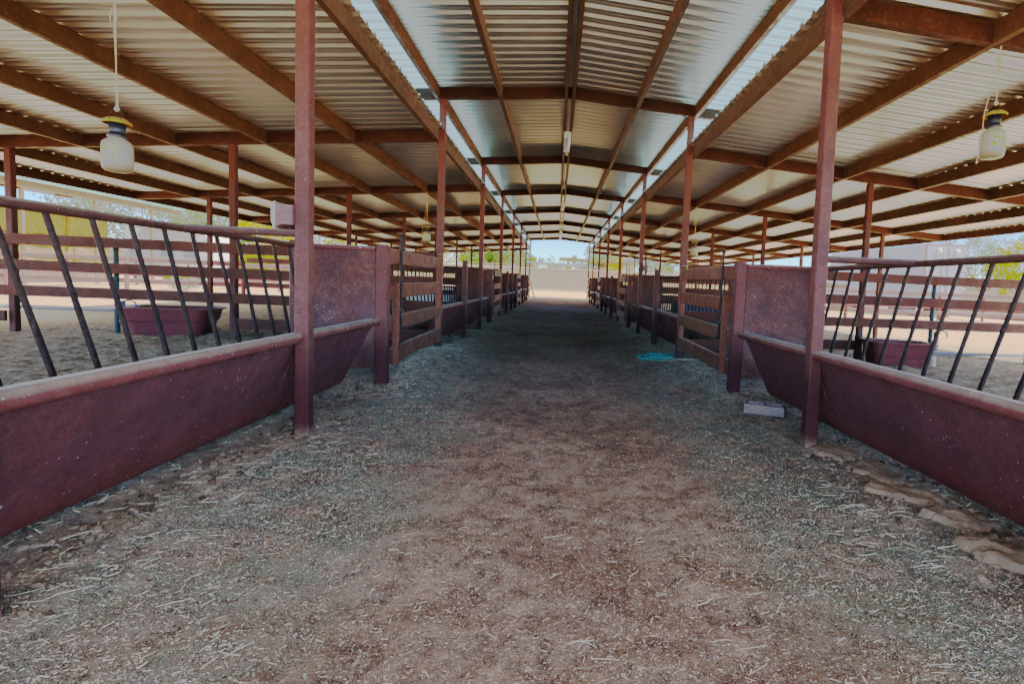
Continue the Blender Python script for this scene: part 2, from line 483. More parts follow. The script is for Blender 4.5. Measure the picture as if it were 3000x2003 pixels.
# straw lying in the aisle: one uncountable mass
def ribbon(mb, x, y, L, w, ang, z0=.004, curve=0., lift=0.):
    n = 3 if L > .05 else 1
    pts = []
    for i in range(n + 1):
        t = i / n - .5
        a = ang + curve * t
        pts.append((x + math.cos(a) * L * t, y + math.sin(a) * L * t))
    zz = max(hz(px, py) for px, py in (pts[0], pts[-1])) + z0
    dx, dy = -math.sin(ang) * w / 2, math.cos(ang) * w / 2
    b = len(mb.v)
    for i, (px, py) in enumerate(pts):
        zz2 = zz + lift * (i / n)
        mb.v += [(px - dx, py - dy, zz2), (px, py, zz2 + w * .35), (px + dx, py + dy, zz2)]
    for i in range(n):
        k = b + i * 3
        mb.f += [(k, k + 3, k + 4, k + 1), (k + 1, k + 4, k + 5, k + 2)]; mb.sm += [False] * 2
rs = random.Random(3)
st = MB(); ch = MB()
def straw_density(x, y):
    ax = abs(x)
    d = .30 + .9 * math.exp(-((ax - 1.55) / .45) ** 2)
    d *= .5 + 1.1 * max(0, noise.noise(Vector((x * 1.4, y * 1.1, 3))) + .35)
    return d
cnt = 0
while cnt < 9500:
    y = 1.3 + 14 * rs.random() ** 1.7; x = rs.uniform(-2.25, 2.25)
    if rs.random() > straw_density(x, y): continue
    cnt += 1
    L = rs.choice([.008, .01, .012, .015, .018, .02, .025, .035]) * rs.uniform(.7, 1.4)
    if rs.random() < .03: L = rs.uniform(.05, .12)
    ribbon(st, x, y, L, rs.uniform(.0010, .0025), rs.gauss(0, .55) + (0 if rs.random() < .85 else 1.2), .003, rs.gauss(0, .3), rs.choice([0, 0, 0, .01]))
# tangles swept against the bunks
for cxx, cyy, n, sp in [(-2.0, 3.4, 70, .35), (-1.9, 4.0, 50, .3), (-2.1, 2.8, 45, .3), (1.75, 2.6, 40, .3), (1.7, 3.0, 40, .3), (-1.75, 5.9, 60, .35), (1.2, 8.6, 60, .5), (-1.6, 7.8, 120, .6), (1.9, 7.2, 120, .6), (-2.0, 2.2, 40, .3)]:
    for i in range(n):
        x = rs.gauss(cxx, sp * .6); y = rs.gauss(cyy, sp)
        ribbon(st, x, y, rs.uniform(.03, .11), rs.uniform(.0015, .003), rs.gauss(0, .7), .005, rs.gauss(0, .4), rs.uniform(0, .015))
cnt = 0
while cnt < 60000:
    y = 1.25 + 13 * rs.random() ** 1.8; x = rs.uniform(-2.4, 2.4)
    if rs.random() > straw_density(x, y) * 1.2 + .1: continue
    cnt += 1
    ribbon(ch, x, y, rs.uniform(.003, .011), rs.uniform(.001, .003), rs.uniform(0, 6.3), .002)
tag(st.build('straw_litter', M['straw']), 'loose pale straw stalks strewn over the dirt aisle', 'straw', kind='stuff')
tag(ch.build('chaff_litter', M['chaff']), 'fine hay chaff strewn along the dirt aisle', 'chaff', kind='stuff')
# coarse bedding in the pens
bd = MB()
for i in range(34000):
    s = rs.choice((-1, 1)); x = s * (2.5 + 7.5 * rs.random() ** 1.3); y = 2.4 + 14 * rs.random() ** 1.6
    if rs.random() < .34: x = s * (rs.uniform(1.75, 3.4) if rs.random() < .6 else rs.gauss(2.05, .2)); y = rs.uniform(5.6, 15)
    ribbon(bd, x, y, rs.uniform(.015, .06), rs.uniform(.003, .009), rs.uniform(0, 6.3), .004, 0, rs.choice([0, .012]))
tag(bd.build('pen_bedding', M['bedding']), 'coarse brown straw bedding covering the pens', 'bedding', kind='stuff')

# dark crumbly clods fringing the foot of both bunk lines
cl = MB()
def blob(mb, x, y, z, r, sq=.6, sub=1, seed=0):
    bm = bmesh.new(); bmesh.ops.create_icosphere(bm, subdivisions=sub, radius=1)
    off = Vector((seed * 3.1, seed * 1.7, seed))
    vs = []
    for v in bm.verts:
        k = 1 + .8 * noise.noise(v.co * 1.9 + off)
        vs.append((x + v.co.x * r * k, y + v.co.y * r * k * 1.1, z + v.co.z * r * k * sq))
    fs = [tuple(v.index for v in f.verts) for f in bm.faces]
    bm.free(); mb.add(vs, fs, False)
for i in range(2200):
    s = rs.choice((-1, 1)); y = 1.4 + 9 * rs.random() ** 1.6; x = s * rs.gauss(2.42 if s > 0 else 2.3, .12)
    r = rs.choice((.006, .008, .011, .014, .02)) * (1 if s > 0 else .9)
    blob(cl, x, y, hz(x, y) + r * .2, r, .7, 1, i)
for i in range(170):
    y = rs.uniform(1.8, 4.5); x = rs.gauss(2.2, .17) if rs.random() < .7 else rs.gauss(-2.15, .12)
    r = rs.uniform(.008, .022); blob(cl, x, y, hz(x, y) + r * .25, r, .65, 2, i + 50)
for i in range(260):
    y = rs.uniform(1.6, 5); x = rs.uniform(-2.3, -1.3) if rs.random() < .7 else rs.uniform(1.2, 2.2)
    r = rs.choice((.004, .005, .007, .010)); blob(cl, x, y, hz(x, y) + r * .2, r, .7, 1, i)
tag(cl.build('dirt_clods', M['clod']), 'crumbly dry clods along the foot of the bunks', 'clods', kind='stuff')

# dried mud slabs at the foot of the right bunk
def slab(cx_, cy_, lx, ly, h, rot, seed, label, name='mud_slab'):
    n = 44; mb = MB(); vs = []; fs = []
    c, s = math.cos(rot), math.sin(rot)
    for j in range(n + 1):
        for i in range(n + 1):
            u, v = i / n * 2 - 1, j / n * 2 - 1
            a = math.atan2(v, u); rr = math.hypot(u, v)
            edge = .80 + .22 * noise.noise(Vector((math.cos(a) * 1.6 + seed, math.sin(a) * 1.6, seed * 2.3))) + .11 * noise.noise(Vector((math.cos(a) * 5 + seed, math.sin(a) * 5, seed)))
            k = (1 - sstep(edge - .16, edge + .02, rr)) * (.75 + .25 * sstep(1, 0, rr))
            x = u * lx; y = v * ly
            X = cx_ + x * c - y * s; Y = cy_ + x * s + y * c
            z = hz(X, Y) - .02 + k * (h + .02) * (.9 + .30 * noise.fractal(Vector((X * 7, Y * 7, seed)), 1, 2, 4))
            vs.append((X, Y, z))
    for j in range(n):
        for i in range(n):
            fs.append((j * (n + 1) + i, j * (n + 1) + i + 1, (j + 1) * (n + 1) + i + 1, (j + 1) * (n + 1) + i))
    mb.add(vs, fs, True)
    return tag(mb.build(name, M['mud']), label, 'mud slab', 'dried mud slabs under the bunks')
slab(2.33, 3.64, .26, .30, .045, .2, 1.3, 'tan dried mud slab nearest the big column, under the right bunk')
slab(2.24, 3.18, .32, .20, .05, -.3, 2.1, 'flat cracked mud slab with a ragged front edge, second below the column')
slab(2.28, 2.80, .25, .16, .05, -.25, 3.7, 'smooth rounded mud slab midway along the right row')
slab(2.22, 2.33, .33, .21, .075, -.5, 4.4, 'largest thick mud slab at the right edge of the photo')
slab(2.26, 4.1, .24, .26, .04, .4, 5.2, 'small mud slab piled against the big right column')

# ------------------------------------------------------------------ barn
barn = empty('shade_barn', (0, 0, 0), 'long open sided steel barn with raised centre roof over a dirt aisle', 'barn')
ZS = .182   # section depth of purlins and rafters
def corrugated(name, s, x0, z0, x1, z1, xsteps=1, m='galv'):
    """trapezoid sheet, ribs running down the slope"""
    mb = MB(); per = .22; prof = [(0, 0), (.045, 0), (.055, .009), (.072, .009), (.082, 0), (.128, 0), (.153, .036), (.194, .036)]
    ysn = []
    y = YB0
    while y < YB1:
        for dy, dz in prof:
            if y + dy <= YB1: ysn.append((y + dy, dz))
        y += per
    n = len(ysn)
    for k in range(xsteps + 1):
        t = k / xsteps
        for (yy, dz) in ysn: mb.v.append((s * (x0 + (x1 - x0) * t), yy, z0 + (z1 - z0) * t + dz))
    for k in range(xsteps):
        for i in range(n - 1):
            q = (k * n + i, k * n + i + 1, (k + 1) * n + i + 1, (k + 1) * n + i)
            mb.f.append(q if s < 0 else q[::-1]); mb.sm.append(False)
    return mb.build(name, M[m], barn)
XO = 10.50
OV = 3.0
for s in (-1, 1):
    corrugated('roof_sheet', s, W - .02, ZLOW + ZS + .004, XO, ZLOW + ZS + .004 - (XO - W + .02) * SL)
    corrugated('roof_sheet', s, .035, ZRID + ZS + .002 - .035 * SL, 2.165, ZRID + ZS + .002 - 2.165 * SL)
    corrugated('skylight_sheet', s, 2.165, ZRID + ZS + .002 - 2.165 * SL, OV, ZRID + ZS + .002 - OV * SL, 1, 'skylight')
# ridge cap
mb = MB(); mb.add([(-.2, YB0, ZRID + ZS + .03), (0, YB0, ZRID + ZS + .06), (.2, YB0, ZRID + ZS + .03), (-.2, YB1, ZRID + ZS + .03), (0, YB1, ZRID + ZS + .06), (.2, YB1, ZRID + ZS + .03)], [(0, 1, 4, 3), (1, 2, 5, 4)])
mb.build('ridge_cap', M['galv'], barn)
# purlins: C section, open side away from the aisle
def purlin(x, zb, s, dep=ZS, w=.065, name='purlin', m='purlin'):
    mb = MB(); t = .006
    mb.bounds(x - s * 0, x + s * t, YB0 + .02, YB1 - .02, zb, zb + dep)
    mb.bounds(x + s * t, x + s * w, YB0 + .02, YB1 - .02, zb - .0005, zb + t)
    mb.bounds(x + s * t, x + s * w, YB0 + .02, YB1 - .02, zb + dep - t, zb + dep - .0006)
    mb.bounds(x + s * (w - t), x + s * w, YB0 + .02, YB1 - .02, zb + t, zb + t + .02)
    return mb.build(name, M[m], barn)
for s in (-1, 1):
    for k in range(7):
        x = W + .055 + k * PP if k == 0 else W + k * PP
        purlin(s * x, ZLOW - (x - W) * SL - .003 - (.0 if k else .0), s, name='purlin' if k < 6 else 'eave_beam', m='purlin' if k < 6 else 'rafter')
    purlin(s * .035, ZRID - .035 * SL - .003, s, w=.055)
    purlin(s * 1.11, ZRID - 1.11 * SL - .003, s)
    purlin(s * (W + .06), ZHI - .06 * SL - .003, s)
    purlin(s * (OV - .1), ZRID - (OV - .1) * SL - .003, s)
# rafters
def rafter(y, xa, za, xb, zb, dep=ZS - .004, w=.075):
    mb = MB()
    mb.add([(xa, y - w / 2, za), (xb, y - w / 2, zb), (xb, y + w / 2, zb), (xa, y + w / 2, za),
            (xa, y - w / 2, za + dep), (xb, y - w / 2, zb + dep), (xb, y + w / 2, zb + dep), (xa, y + w / 2, za + dep)],
           [(0, 1, 2, 3), (7, 6, 5, 4), (4, 5, 1, 0), (5, 6, 2, 1), (6, 7, 3, 2), (7, 4, 0, 3)])
    return mb.build('rafter', M['rafter'], barn)
for y in COLY[1:]:
    for s in (-1, 1):
        xe = W + 6 * PP - .004
        rafter(y, s * (W + .05), ZLOW - .05 * SL, s * xe, ZLOW - (xe - W) * SL)
        rafter(y, s * .001, ZRID, s * (OV - .03), ZRID - (OV - .03) * SL)
# columns
CW = .105
def column(x, y, ztop, w=CW, m='column', foot=0.0):
    mb = MB()
    mb.bar((x + foot, y, hbase(x, y) - .25), (x, y, ztop), w, w, .008)
    return mb.build('column', M[m], barn)
for i, y in enumerate(COLY[1:]):
    for s in (-1, 1):
        lean = 0.0
        column(s * (W + .011), y, ZHI - .002, CW, 'column', .04 if (s > 0 and i == 1) else 0)
        for x in (5.375, 8.70):
            column(s * x, y + .02, ZLOW - (x - W) * SL - .001, .10, 'inner_column')
# plates on column heads, cobweb dust knots are left to the paint

# ------------------------------------------------------------------ feed bunks
TL = 6.54
BX = 2.98
def make_bunk(s, label, nbar0):
    root = empty('feed_bunk', (0, 0, 0), label, 'feed bunk', 'steel feed bunks along the aisle')
    X = lambda x: s * x
    # front sheet, back sheet (V trough)
    def sheet(name, pts, m, y0, y1, seams=False):
        mb = MB(); t = .005; n = 30
        # subdivide along the length so that the sheet can be slightly dented
        vs = []; fs = []
        rows = []
        for j in range(len(pts) - 1):
            (xa, za), (xb, zb) = pts[j], pts[j + 1]
            for q in range(6):
                tq = q / 6; rows.append((xa + (xb - xa) * tq, za + (zb - za) * tq))
        rows.append(pts[-1])
        for i in range(n + 1):
            y = y0 + (y1 - y0) * i / n
            for j, (x, z) in enumerate(rows):
                k = math.sin(math.pi * j / (len(rows) - 1))
                d = .016 * k * noise.noise(Vector((y * 1.1, z * 2, s * 5)))
                vs.append((X(x + d), y, z))
        m_ = len(rows)
        for i in range(n):
            for j in range(m_ - 1):
                q = (i * m_ + j, i * m_ + j + 1, (i + 1) * m_ + j + 1, (i + 1) * m_ + j)
                fs.append(q)
        mb.add(vs, fs, True)
        if seams:
            (xa, za), (xb, zb) = pts[0], pts[-1]
            for y in (2.41, 4.73):
                mb.bar((X(xa - .006), y, za - .02), (X(xb - .006), y + .16, zb + .02), .022, .012, .003)
        o = mb.build(name, M[m], root)
        return o
    sheet('front_sheet', [(2.115, .775), (2.43, .13), (2.46, .10)], 'maroon', .08, 6.40, True)
    sheet('bottom_sheet', [(2.46, .10), (2.74, .10)], 'divider', .08, 6.40)
    sheet('back_sheet', [(2.74, .10), (2.965, .56)], 'panel', .08, 6.40)
    mb = MB(); mb.tube([(X(2.10), .055 + .0, .785), (X(2.101), 2.2, .783), (X(2.10), 4.3, .787), (X(2.10), 6.48, .785)], .041, 16)
    mb.build('lip_pipe', M['pipe'], root)
    mb = MB(); mb.bounds(X(2.118), X(2.165), .06, 6.44, .818, .826); mb.build('lip_strip', M['lip'], root)
    # set back rail, its posts and the slanting bars
    mb = MB(); mb.tube([(X(BX), .05, 1.603), (X(BX), 6.50, 1.600)], .031, 12); mb.build('top_rail', M['toprail'], root)
    for y in (.06, 6.50):
        mb = MB(); mb.bar((X(BX), y, -.05), (X(BX), y, 1.66), .115, .1, .012); mb.build('back_post', M['panel'], root)
    mb = MB(); mb.tube([(X(2.12), 4.7293, 1.602), (X(BX - .02), 4.7293, 1.606)], .031, 12); mb.build('brace_pipe', M['toprail'], root)
    mb = MB(); mb.bar((X(BX), .1, .545), (X(BX), 6.46, .545), .04, .05, .006); mb.build('bottom_rail', M['divider'], root)
    # end panel across the bunk
    mb = MB(); mb.bounds(X(2.13), X(BX - .06), 6.488, 6.500, .26, 1.575); mb.build('end_panel', M['panel'], root)
    mb = MB(); mb.tube([(X(2.13), 6.494, 1.60), (X(BX - .03), 6.494, 1.603)], .029, 12); mb.build('panel_rail', M['pipe'], root)
    # aisle posts
    for y, h, w in ((2.325, 1.69, .105), (TL, 1.635, .128)):
        mb = MB(); xx = 2.062 + (.0 if w < .12 else 0)
        mb.bar((X(xx), y, -.25), (X(xx), y, h), w, w, .010)
        mb.bar((X(xx), y, h), (X(xx), y, h + .016), w - .02, w - .02, .02)
        mb.build('aisle_post', M['column'], root)
    bars = []
    y = nbar0
    proto = None
    while y < 6.36:
        if proto is None:
            mb = MB(); mb.bar((X(BX - .002), 0, 1.60), (X(BX - .002), .356, .555), 0.028, 0.028, .005); proto = mb.build('bar', M['bars'], root); o = proto
        else:
            o = proto.copy(); COL.objects.link(o); o.parent = root
        o.location = (0, y, 0)
        y += .297
    return root
names = {-1: ['left hand feed bunk whose long maroon trough fills the lower left corner', 'left feed bunk between the second and fourth aisle columns', 'third feed bunk down the left side, beyond the second gate', 'farthest feed bunk on the left, by the leaning plank'],
         1: ['right hand feed bunk whose long maroon trough fills the lower right corner', 'right feed bunk beside the coiled green hose', 'third feed bunk down the right side, beyond the second gate', 'farthest feed bunk on the right, near the block wall']}
YT0 = Y1 - BAY   # -0.4388
for s in (-1, 1):
    b0 = make_bunk(s, names[s][0], .05 + .025)
    b0.location = (0, YT0, 0)
    for k in range(1, 4):
        c = copy_tree(b0); c.location = (0, YT0 + 2 * BAY * k, hbase(0, YT0 + 2 * BAY * k + 4) * .9); c['label'] = names[s][k]

# ------------------------------------------------------------------ gates
def make_gate(s, label):
    root = empty('livestock_gate', (0, 0, 0), label, 'gate', 'brown board gates between the bunks')
    X = lambda x: s * x
    L0, L1 = .085, 2.80       # from bunk post to column
    for z0, z1 in ((1.452, 1.632), (1.048, 1.232), (.66, .845), (.268, .465)):
        mb = MB(); mb.bar((X(2.062), L0, (z0 + z1) / 2 - .012), (X(2.062), L1, (z0 + z1) / 2 + .008), .05, z1 - z0, .008, up=(0, 0, 1)); mb.build('board', M['gate'], root)
    mb = MB(); mb.bar((X(2.064), L1 + .03, .24), (X(2.064), L1 + .03, 1.66), .085, .085, .012)
    mb.lathe([(.045, 1.655), (.045, 1.69), (.03, 1.705), (.0, 1.71)], (X(2.064), L1 + .03, 0), 12)
    mb.build('hinge_upright', M['gate'], root)
    for z in (1.42, .42):
        mb = MB(); mb.bounds(X(2.03), X(2.10), L1 + .055, L1 + .12, z, z + .06); mb.tube([(X(2.04), L1 + .085, z - .02), (X(2.04), L1 + .085, z + .08)], .016, 8); mb.build('hinge', M['bars'], root)
    mb = MB(); mb.bar((X(2.012), .33, .25), (X(2.012), .33, 1.215), .075, .06, .008); mb.bounds(X(1.985), X(2.04), .18, .36, 1.216, 1.232); mb.build('latch_post', M['gate'], root)
    mb = MB(); mb.tube([(X(2.0), .50, .70), (X(2.0), .47, 1.5), (X(2.0), .46, 1.80)], .017, 8)
    mb.lathe([(0, -.03), (.024, -.02), (.03, 0), (.024, .02), (0, .03)], (X(2.0), .458, 1.80), 10)
    mb.build('latch_rod', M['bars'], root)
    mb = MB(); mb.bounds(X(1.975), X(2.035), .43, .58, .668, .69); mb.bounds(X(1.975), X(2.035), .33, .54, .885, .915); mb.bounds(X(1.99), X(2.03), .30, .62, 1.646, 1.656); mb.build('latch_bracket', M['bars'], root)
    return root
gl = {-1: ['nearest brown gate on the left, between its bunk post and column', 'second brown gate on the left side of the aisle', 'third brown gate down the left side', 'last brown gate at the far left end behind the plank'],
      1: ['nearest brown gate on the right, in front of which the hose lies', 'second brown gate on the right side of the aisle', 'third brown gate down the right side', 'last brown gate at the far right end of the aisle']}
for s in (-1, 1):
    g0 = make_gate(s, gl[s][0]); y0 = YT0 + TL
    g0.location = (0, y0, 0)
    for k in range(1, 4):
        c = copy_tree(g0); c.location = (0, y0 + 2 * BAY * k, hbase(0, y0 + 2 * BAY * k + 1.4) * .9); c['label'] = gl[s][k]

# ------------------------------------------------------------------ pen dividers
def boards(mb, x0, x1, y, z, dep=.04, h=.168, dz=0):
    mb.bar((x0, y, z), (x1, y, z + dz), dep, h, .006)
ZB = (1.64, 1.24, .836, .43)
def divider(s, y, label, low=True, tag_out=True):
    root = empty('pen_fence', (0, y, 0), label, 'fence', 'board fences between the pens')
    for i, z in enumerate(ZB):
        if i < 3 :
            mb = MB(); boards(mb, s * (BX + .06), s * 10.42, -.075, z + .0); mb.build('board', M['divider'], root)
        elif low:
            mb = MB(); boards(mb, s * (BX + .06), s * 5.33, -.075, z); mb.build('board', M['divider'], root)
            mb = MB(); boards(mb, s * 8.74, s * 10.42, -.075, z); mb.build('board', M['divider'], root)
        if i < 3 or low:
            mb = MB(); boards(mb, s * (W + .07), s * (BX - .06), -.075, z if i < 3 else z - .1, .04, .168 if i < 3 else .2); mb.build('board', M['divider'], root)
    return root
def outfence(x0, x1, y0, y1, n, label, zo=0.0, gap=None):
    """sunlit board fence running from (x0,y0) to (x1,y1)"""
    root = empty('run_fence', (x0, y0, 0), label, 'fence', 'sunlit board fences of the outdoor runs')
    dx, dy = (x1 - x0), (y1 - y0); L = math.hypot(dx, dy)
    for z in (1.5, 1.13, .80, .46):
        mb = MB()
        a = Vector((0, 0, z + zo)); b = Vector((dx, dy, z + zo))
        mb.bar(a, b, .04, .15, .006); mb.build('board', M['pink'], root)
    for i in range(n + 1):
        t = i / n
        X_, Y_ = dx * t, dy * t
        mb = MB(); g_ = hbase(x0 + X_, y0 + Y_)
        ox, oy = (-dy / L * .07, dx / L * .07)
        mb.bar((X_ + ox, Y_ + oy, g_ - .1), (X_ + ox, Y_ + oy, 1.6 + zo), .095, .095, .01); mb.build('post', M['pink'], root)
    return root
dl = {-1: ['dark board fence behind the big brown tub on the left', 'second dark board fence across the left pens', 'third dark board fence deep in the left pens'],
      1: ['dark board fence behind the big brown tub on the right', 'second dark board fence across the right pens', 'third dark board fence deep in the right pens']}
ol = {-1: ['pinkish sunlit run fence crossing the left yard in front of the hay', 'farther pinkish run fence crossing the left yard', 'long pinkish boundary fence below the hay stack'],
      1: ['pinkish sunlit run fence crossing the right yard in front of the trailer', 'farther pinkish run fence crossing the right yard', 'long pinkish boundary fence before the white trailer']}
for s in (-1, 1):
    for k, y in enumerate((COLY[3], COLY[5], COLY[7])):
        d = divider(s, y, dl[s][k])
        d.location.z = 0.0 if k < 2 else .03
    outfence(s * 10.5, s * 21.4, COLY[5] - .08, COLY[5] - .08, 3, ol[s][0])
    outfence(s * 10.5, s * 21.4, COLY[7] - .08, COLY[7] - .08, 3, ol[s][1], .05)
    outfence(s * 21.5, s * 21.5, 6, 40, 9, ol[s][2], .08)
# end fences that close the barn behind the last columns
for s, lb in ((-1, 'low board fence closing the far left end of the barn'), (1, 'low board fence closing the far right end of the barn')):
    root = empty('end_fence', (0, COLY[9] + .12, .24), lb, 'fence')
    for z in (1.5, 1.1, .7, .35):
        mb = MB(); boards(mb, s * 2.1, s * 10.4, 0, z, .04, .15); mb.build('board', M['divider'], root)

# ------------------------------------------------------------------ water tubs and plumbing
def tub(cx_, cy_, rz, label, z0=.05, kx=1, ky=1, kz=1):
    root = empty('water_tub', (cx_, cy_, z0), label, 'stock tank', 'brown plastic stock tanks', rz)
    def ring(lx, ly, r, z, n=6):
        out = []
        for qx, qy, a0 in ((1, 1, 0), (-1, 1, 90), (-1, -1, 180), (1, -1, 270)):
            for k in range(n + 1):
                a = R(a0 + 90 * k / n)
                out.append((qx * (lx / 2 - r) + r * math.cos(a), qy * (ly / 2 - r) + r * math.sin(a), z))
        return out
    prof = [(1.18, .72, .16, 0), (1.30, .82, .18, .30), (1.34, .86, .18, .305), (1.36, .88, .18, .33), (1.46, .96, .2, .555), (1.58, 1.06, .22, .56), (1.59, 1.07, .22, .595), (1.54, 1.03, .22, .602), (1.42, .93, .2, .57), (1.30, .84, .18, .40)]
    mb = MB(); vs = []; fs = []
    prof = [(a * kx, b * ky, r * min(kx, ky), z * kz) for a, b, r, z in prof]
    for p in prof: vs += ring(*p)
    n = len(ring(*prof[0]))
    for i in range(len(prof) - 1):
        for k in range(n): fs.append((i * n + k, i * n + (k + 1) % n, (i + 1) * n + (k + 1) % n, (i + 1) * n + k))
    fs.append(tuple(range(n - 1, -1, -1)))
    mb.add(vs, fs, False)
    mb.build('tub_body', M['tub'], root)
    mb = MB(); w = ring(1.30 * kx, .84 * ky, .18 * min(kx, ky), .43 * kz); mb.add(w, [tuple(range(len(w)))]); mb.build('water_surface', M['glass'], root)
    return root
tub(-6.62, 9.50, R(14), 'big brown stock tank under the left board fence', .15, .84, .96, .80)
tub(5.74, 8.50, R(-15), 'big brown stock tank under the right board fence', .06, .66, .80, .85)
def hydrant(x, y, side, label):
    root = empty('water_hydrant', (x, y, .15), label, 'hydrant', 'green standpipes by the tanks')
    mb = MB(); mb.tube([(0, 0, -.2), (0, 0, 1.42)], .04, 10); mb.build('standpipe', M['greenpipe'], root)
    mb = MB(); mb.tube([(0, 0, 1.40), (-side * 0, 0, 1.42)], .045, 10); mb.build('cap', M['greenpipe'], root)
    mb = MB(); q = -1 if side < 0 else 1
    mb.tube([(.10, -.02, .2), (.10, -.02, .56)], .045, 10)
    mb.tube([(.12, -.02, .55), (.22, -.02, .58), (.30, -.02, .54), (.33, -.02, .46)], .014, 8)
    mb.build('fill_spout', M['greypipe'], root)
    return root
hydrant(-7.38, 9.3, -1, 'green standpipe with a curved spout behind the left tank')
hydrant(6.90, 9.25, 1, 'green standpipe with a curved spout behind the right tank')
mb = MB(); mb.tube([(-12.9, 12.6, .28), (-9.8, 12.75, .27)], .05, 10); tag(mb.build('water_pipe', M['greypipe']), 'grey pipe lying on the ground beyond the left tank', 'pipe')
mb = MB(); mb.tube([(7.3, 9.75, .24), (12.6, 9.95, .25)], .035, 10); tag(mb.build('water_pipe', M['greypipe']), 'grey pipe lying on the sunny ground right of the right tank', 'pipe')
mb = MB(); mb.tube([(6.33, 8.36, .05), (6.33, 8.36, .33)], .025, 10); mb.tube([(6.33, 8.36, .31), (6.24, 8.45, .32)], .02, 8); tag(mb.build('drain_pipe', M['pvc']), 'short white plastic pipe standing at the corner of the right tank', 'pipe')

# things glimpsed through the farther bunks
def crate(x, y, z, d, m, label, name='plastic_crate', rz=0):
    root = empty(name, (x, y, z), label, 'crate', None, rz)
    mb = MB(); w, l, h = d; t = .025
    mb.bounds(-w / 2, w / 2, -l / 2, l / 2, 0, t)
    mb.bounds(-w / 2, -w / 2 + t, -l / 2, l / 2, t, h); mb.bounds(w / 2 - t, w / 2, -l / 2, l / 2, t, h)
    mb.bounds(-w / 2 + t, w / 2 - t, -l / 2, -l / 2 + t, t, h - .003); mb.bounds(-w / 2 + t, w / 2 - t, l / 2 - t, l / 2, t, h - .003)
    mb.build('crate_body', M[m], root)
    mb = MB(); mb.bounds(-w / 2 - .015, w / 2 + .015, -l / 2 - .015, l / 2 + .015, h, h + .03); mb.build('crate_lid', M[m], root)
    return root
crate(5.9, 20.6, .2, (1.0, .7, .55), 'white', 'white plastic chest behind the bars of the right pens')
crate(4.6, 17.4, .2, (1.5, .9, .6), 'bluetub', 'dark blue grey chest behind the bars of the right pens')
crate(-4.9, 20.5, .2, (1.5, .9, .35), 'white', 'lower of two white plastic chests behind the left bars')
crate(-4.9, 20.5, .59, (1.5, .9, .35), 'white', 'upper of two white plastic chests behind the left bars')

# ------------------------------------------------------------------ concrete block
def conc_block():
    root = empty('concrete_block', (2.115, 5.26, hz(2.1, 5.26) + .003), 'pale two core concrete block lying on the dirt by the right column', 'concrete block', None, R(-27))
    bm = bmesh.new()
    L, Wd, H = .40, .20, .10
    mb = MB(); t = .032
    mb.bounds(-L / 2, L / 2, -Wd / 2, -Wd / 2 + t, 0, H); mb.bounds(-L / 2, L / 2, Wd / 2 - t, Wd / 2, 0, H)
    for x in (-L / 2 + t / 2, 0, L / 2 - t / 2): mb.bounds(x - t / 2, x + t / 2, -Wd / 2 + t, Wd / 2 - t, 0, H - .0015)
    mb.bounds(-L / 2 + t, L / 2 - t, -Wd / 2 + t, Wd / 2 - t, 0, .055)
    bm.free()
    o = mb.build('block_body', M['concrete'], root)
    b = o.modifiers.new('bevel', 'BEVEL'); b.width = .006; b.segments = 2; b.limit_method = 'ANGLE'
conc_block()

# ------------------------------------------------------------------ green hose coil
mb = MB(); pts = []
for i in range(230):
    a = i / 22 * math.pi * 2 * .40
    k = i / 230
    rx = .27 + .12 * math.sin(a * .41 + 1); ry = .34 + .16 * math.sin(a * .33)
    x = 1.74 + .05 * math.sin(i * .05) + rx * math.cos(a); y = 9.30 + .06 * math.cos(i * .04) + ry * math.sin(a)
    pts.append((x, y, hz(x, y) + .016 + .05 * k + .012 * math.sin(i * .6)))
for i in range(12):
    x = pts[-1][0] - .028; y = pts[-1][1] + .003; pts.append((x, y, hz(x, y) + .02 + .04 * (1 - i / 12)))
mb.tube(pts, .0125, 7)
tag(mb.build('garden_hose', M['hose']), 'coil of teal green garden hose lying by a right hand column', 'hose')

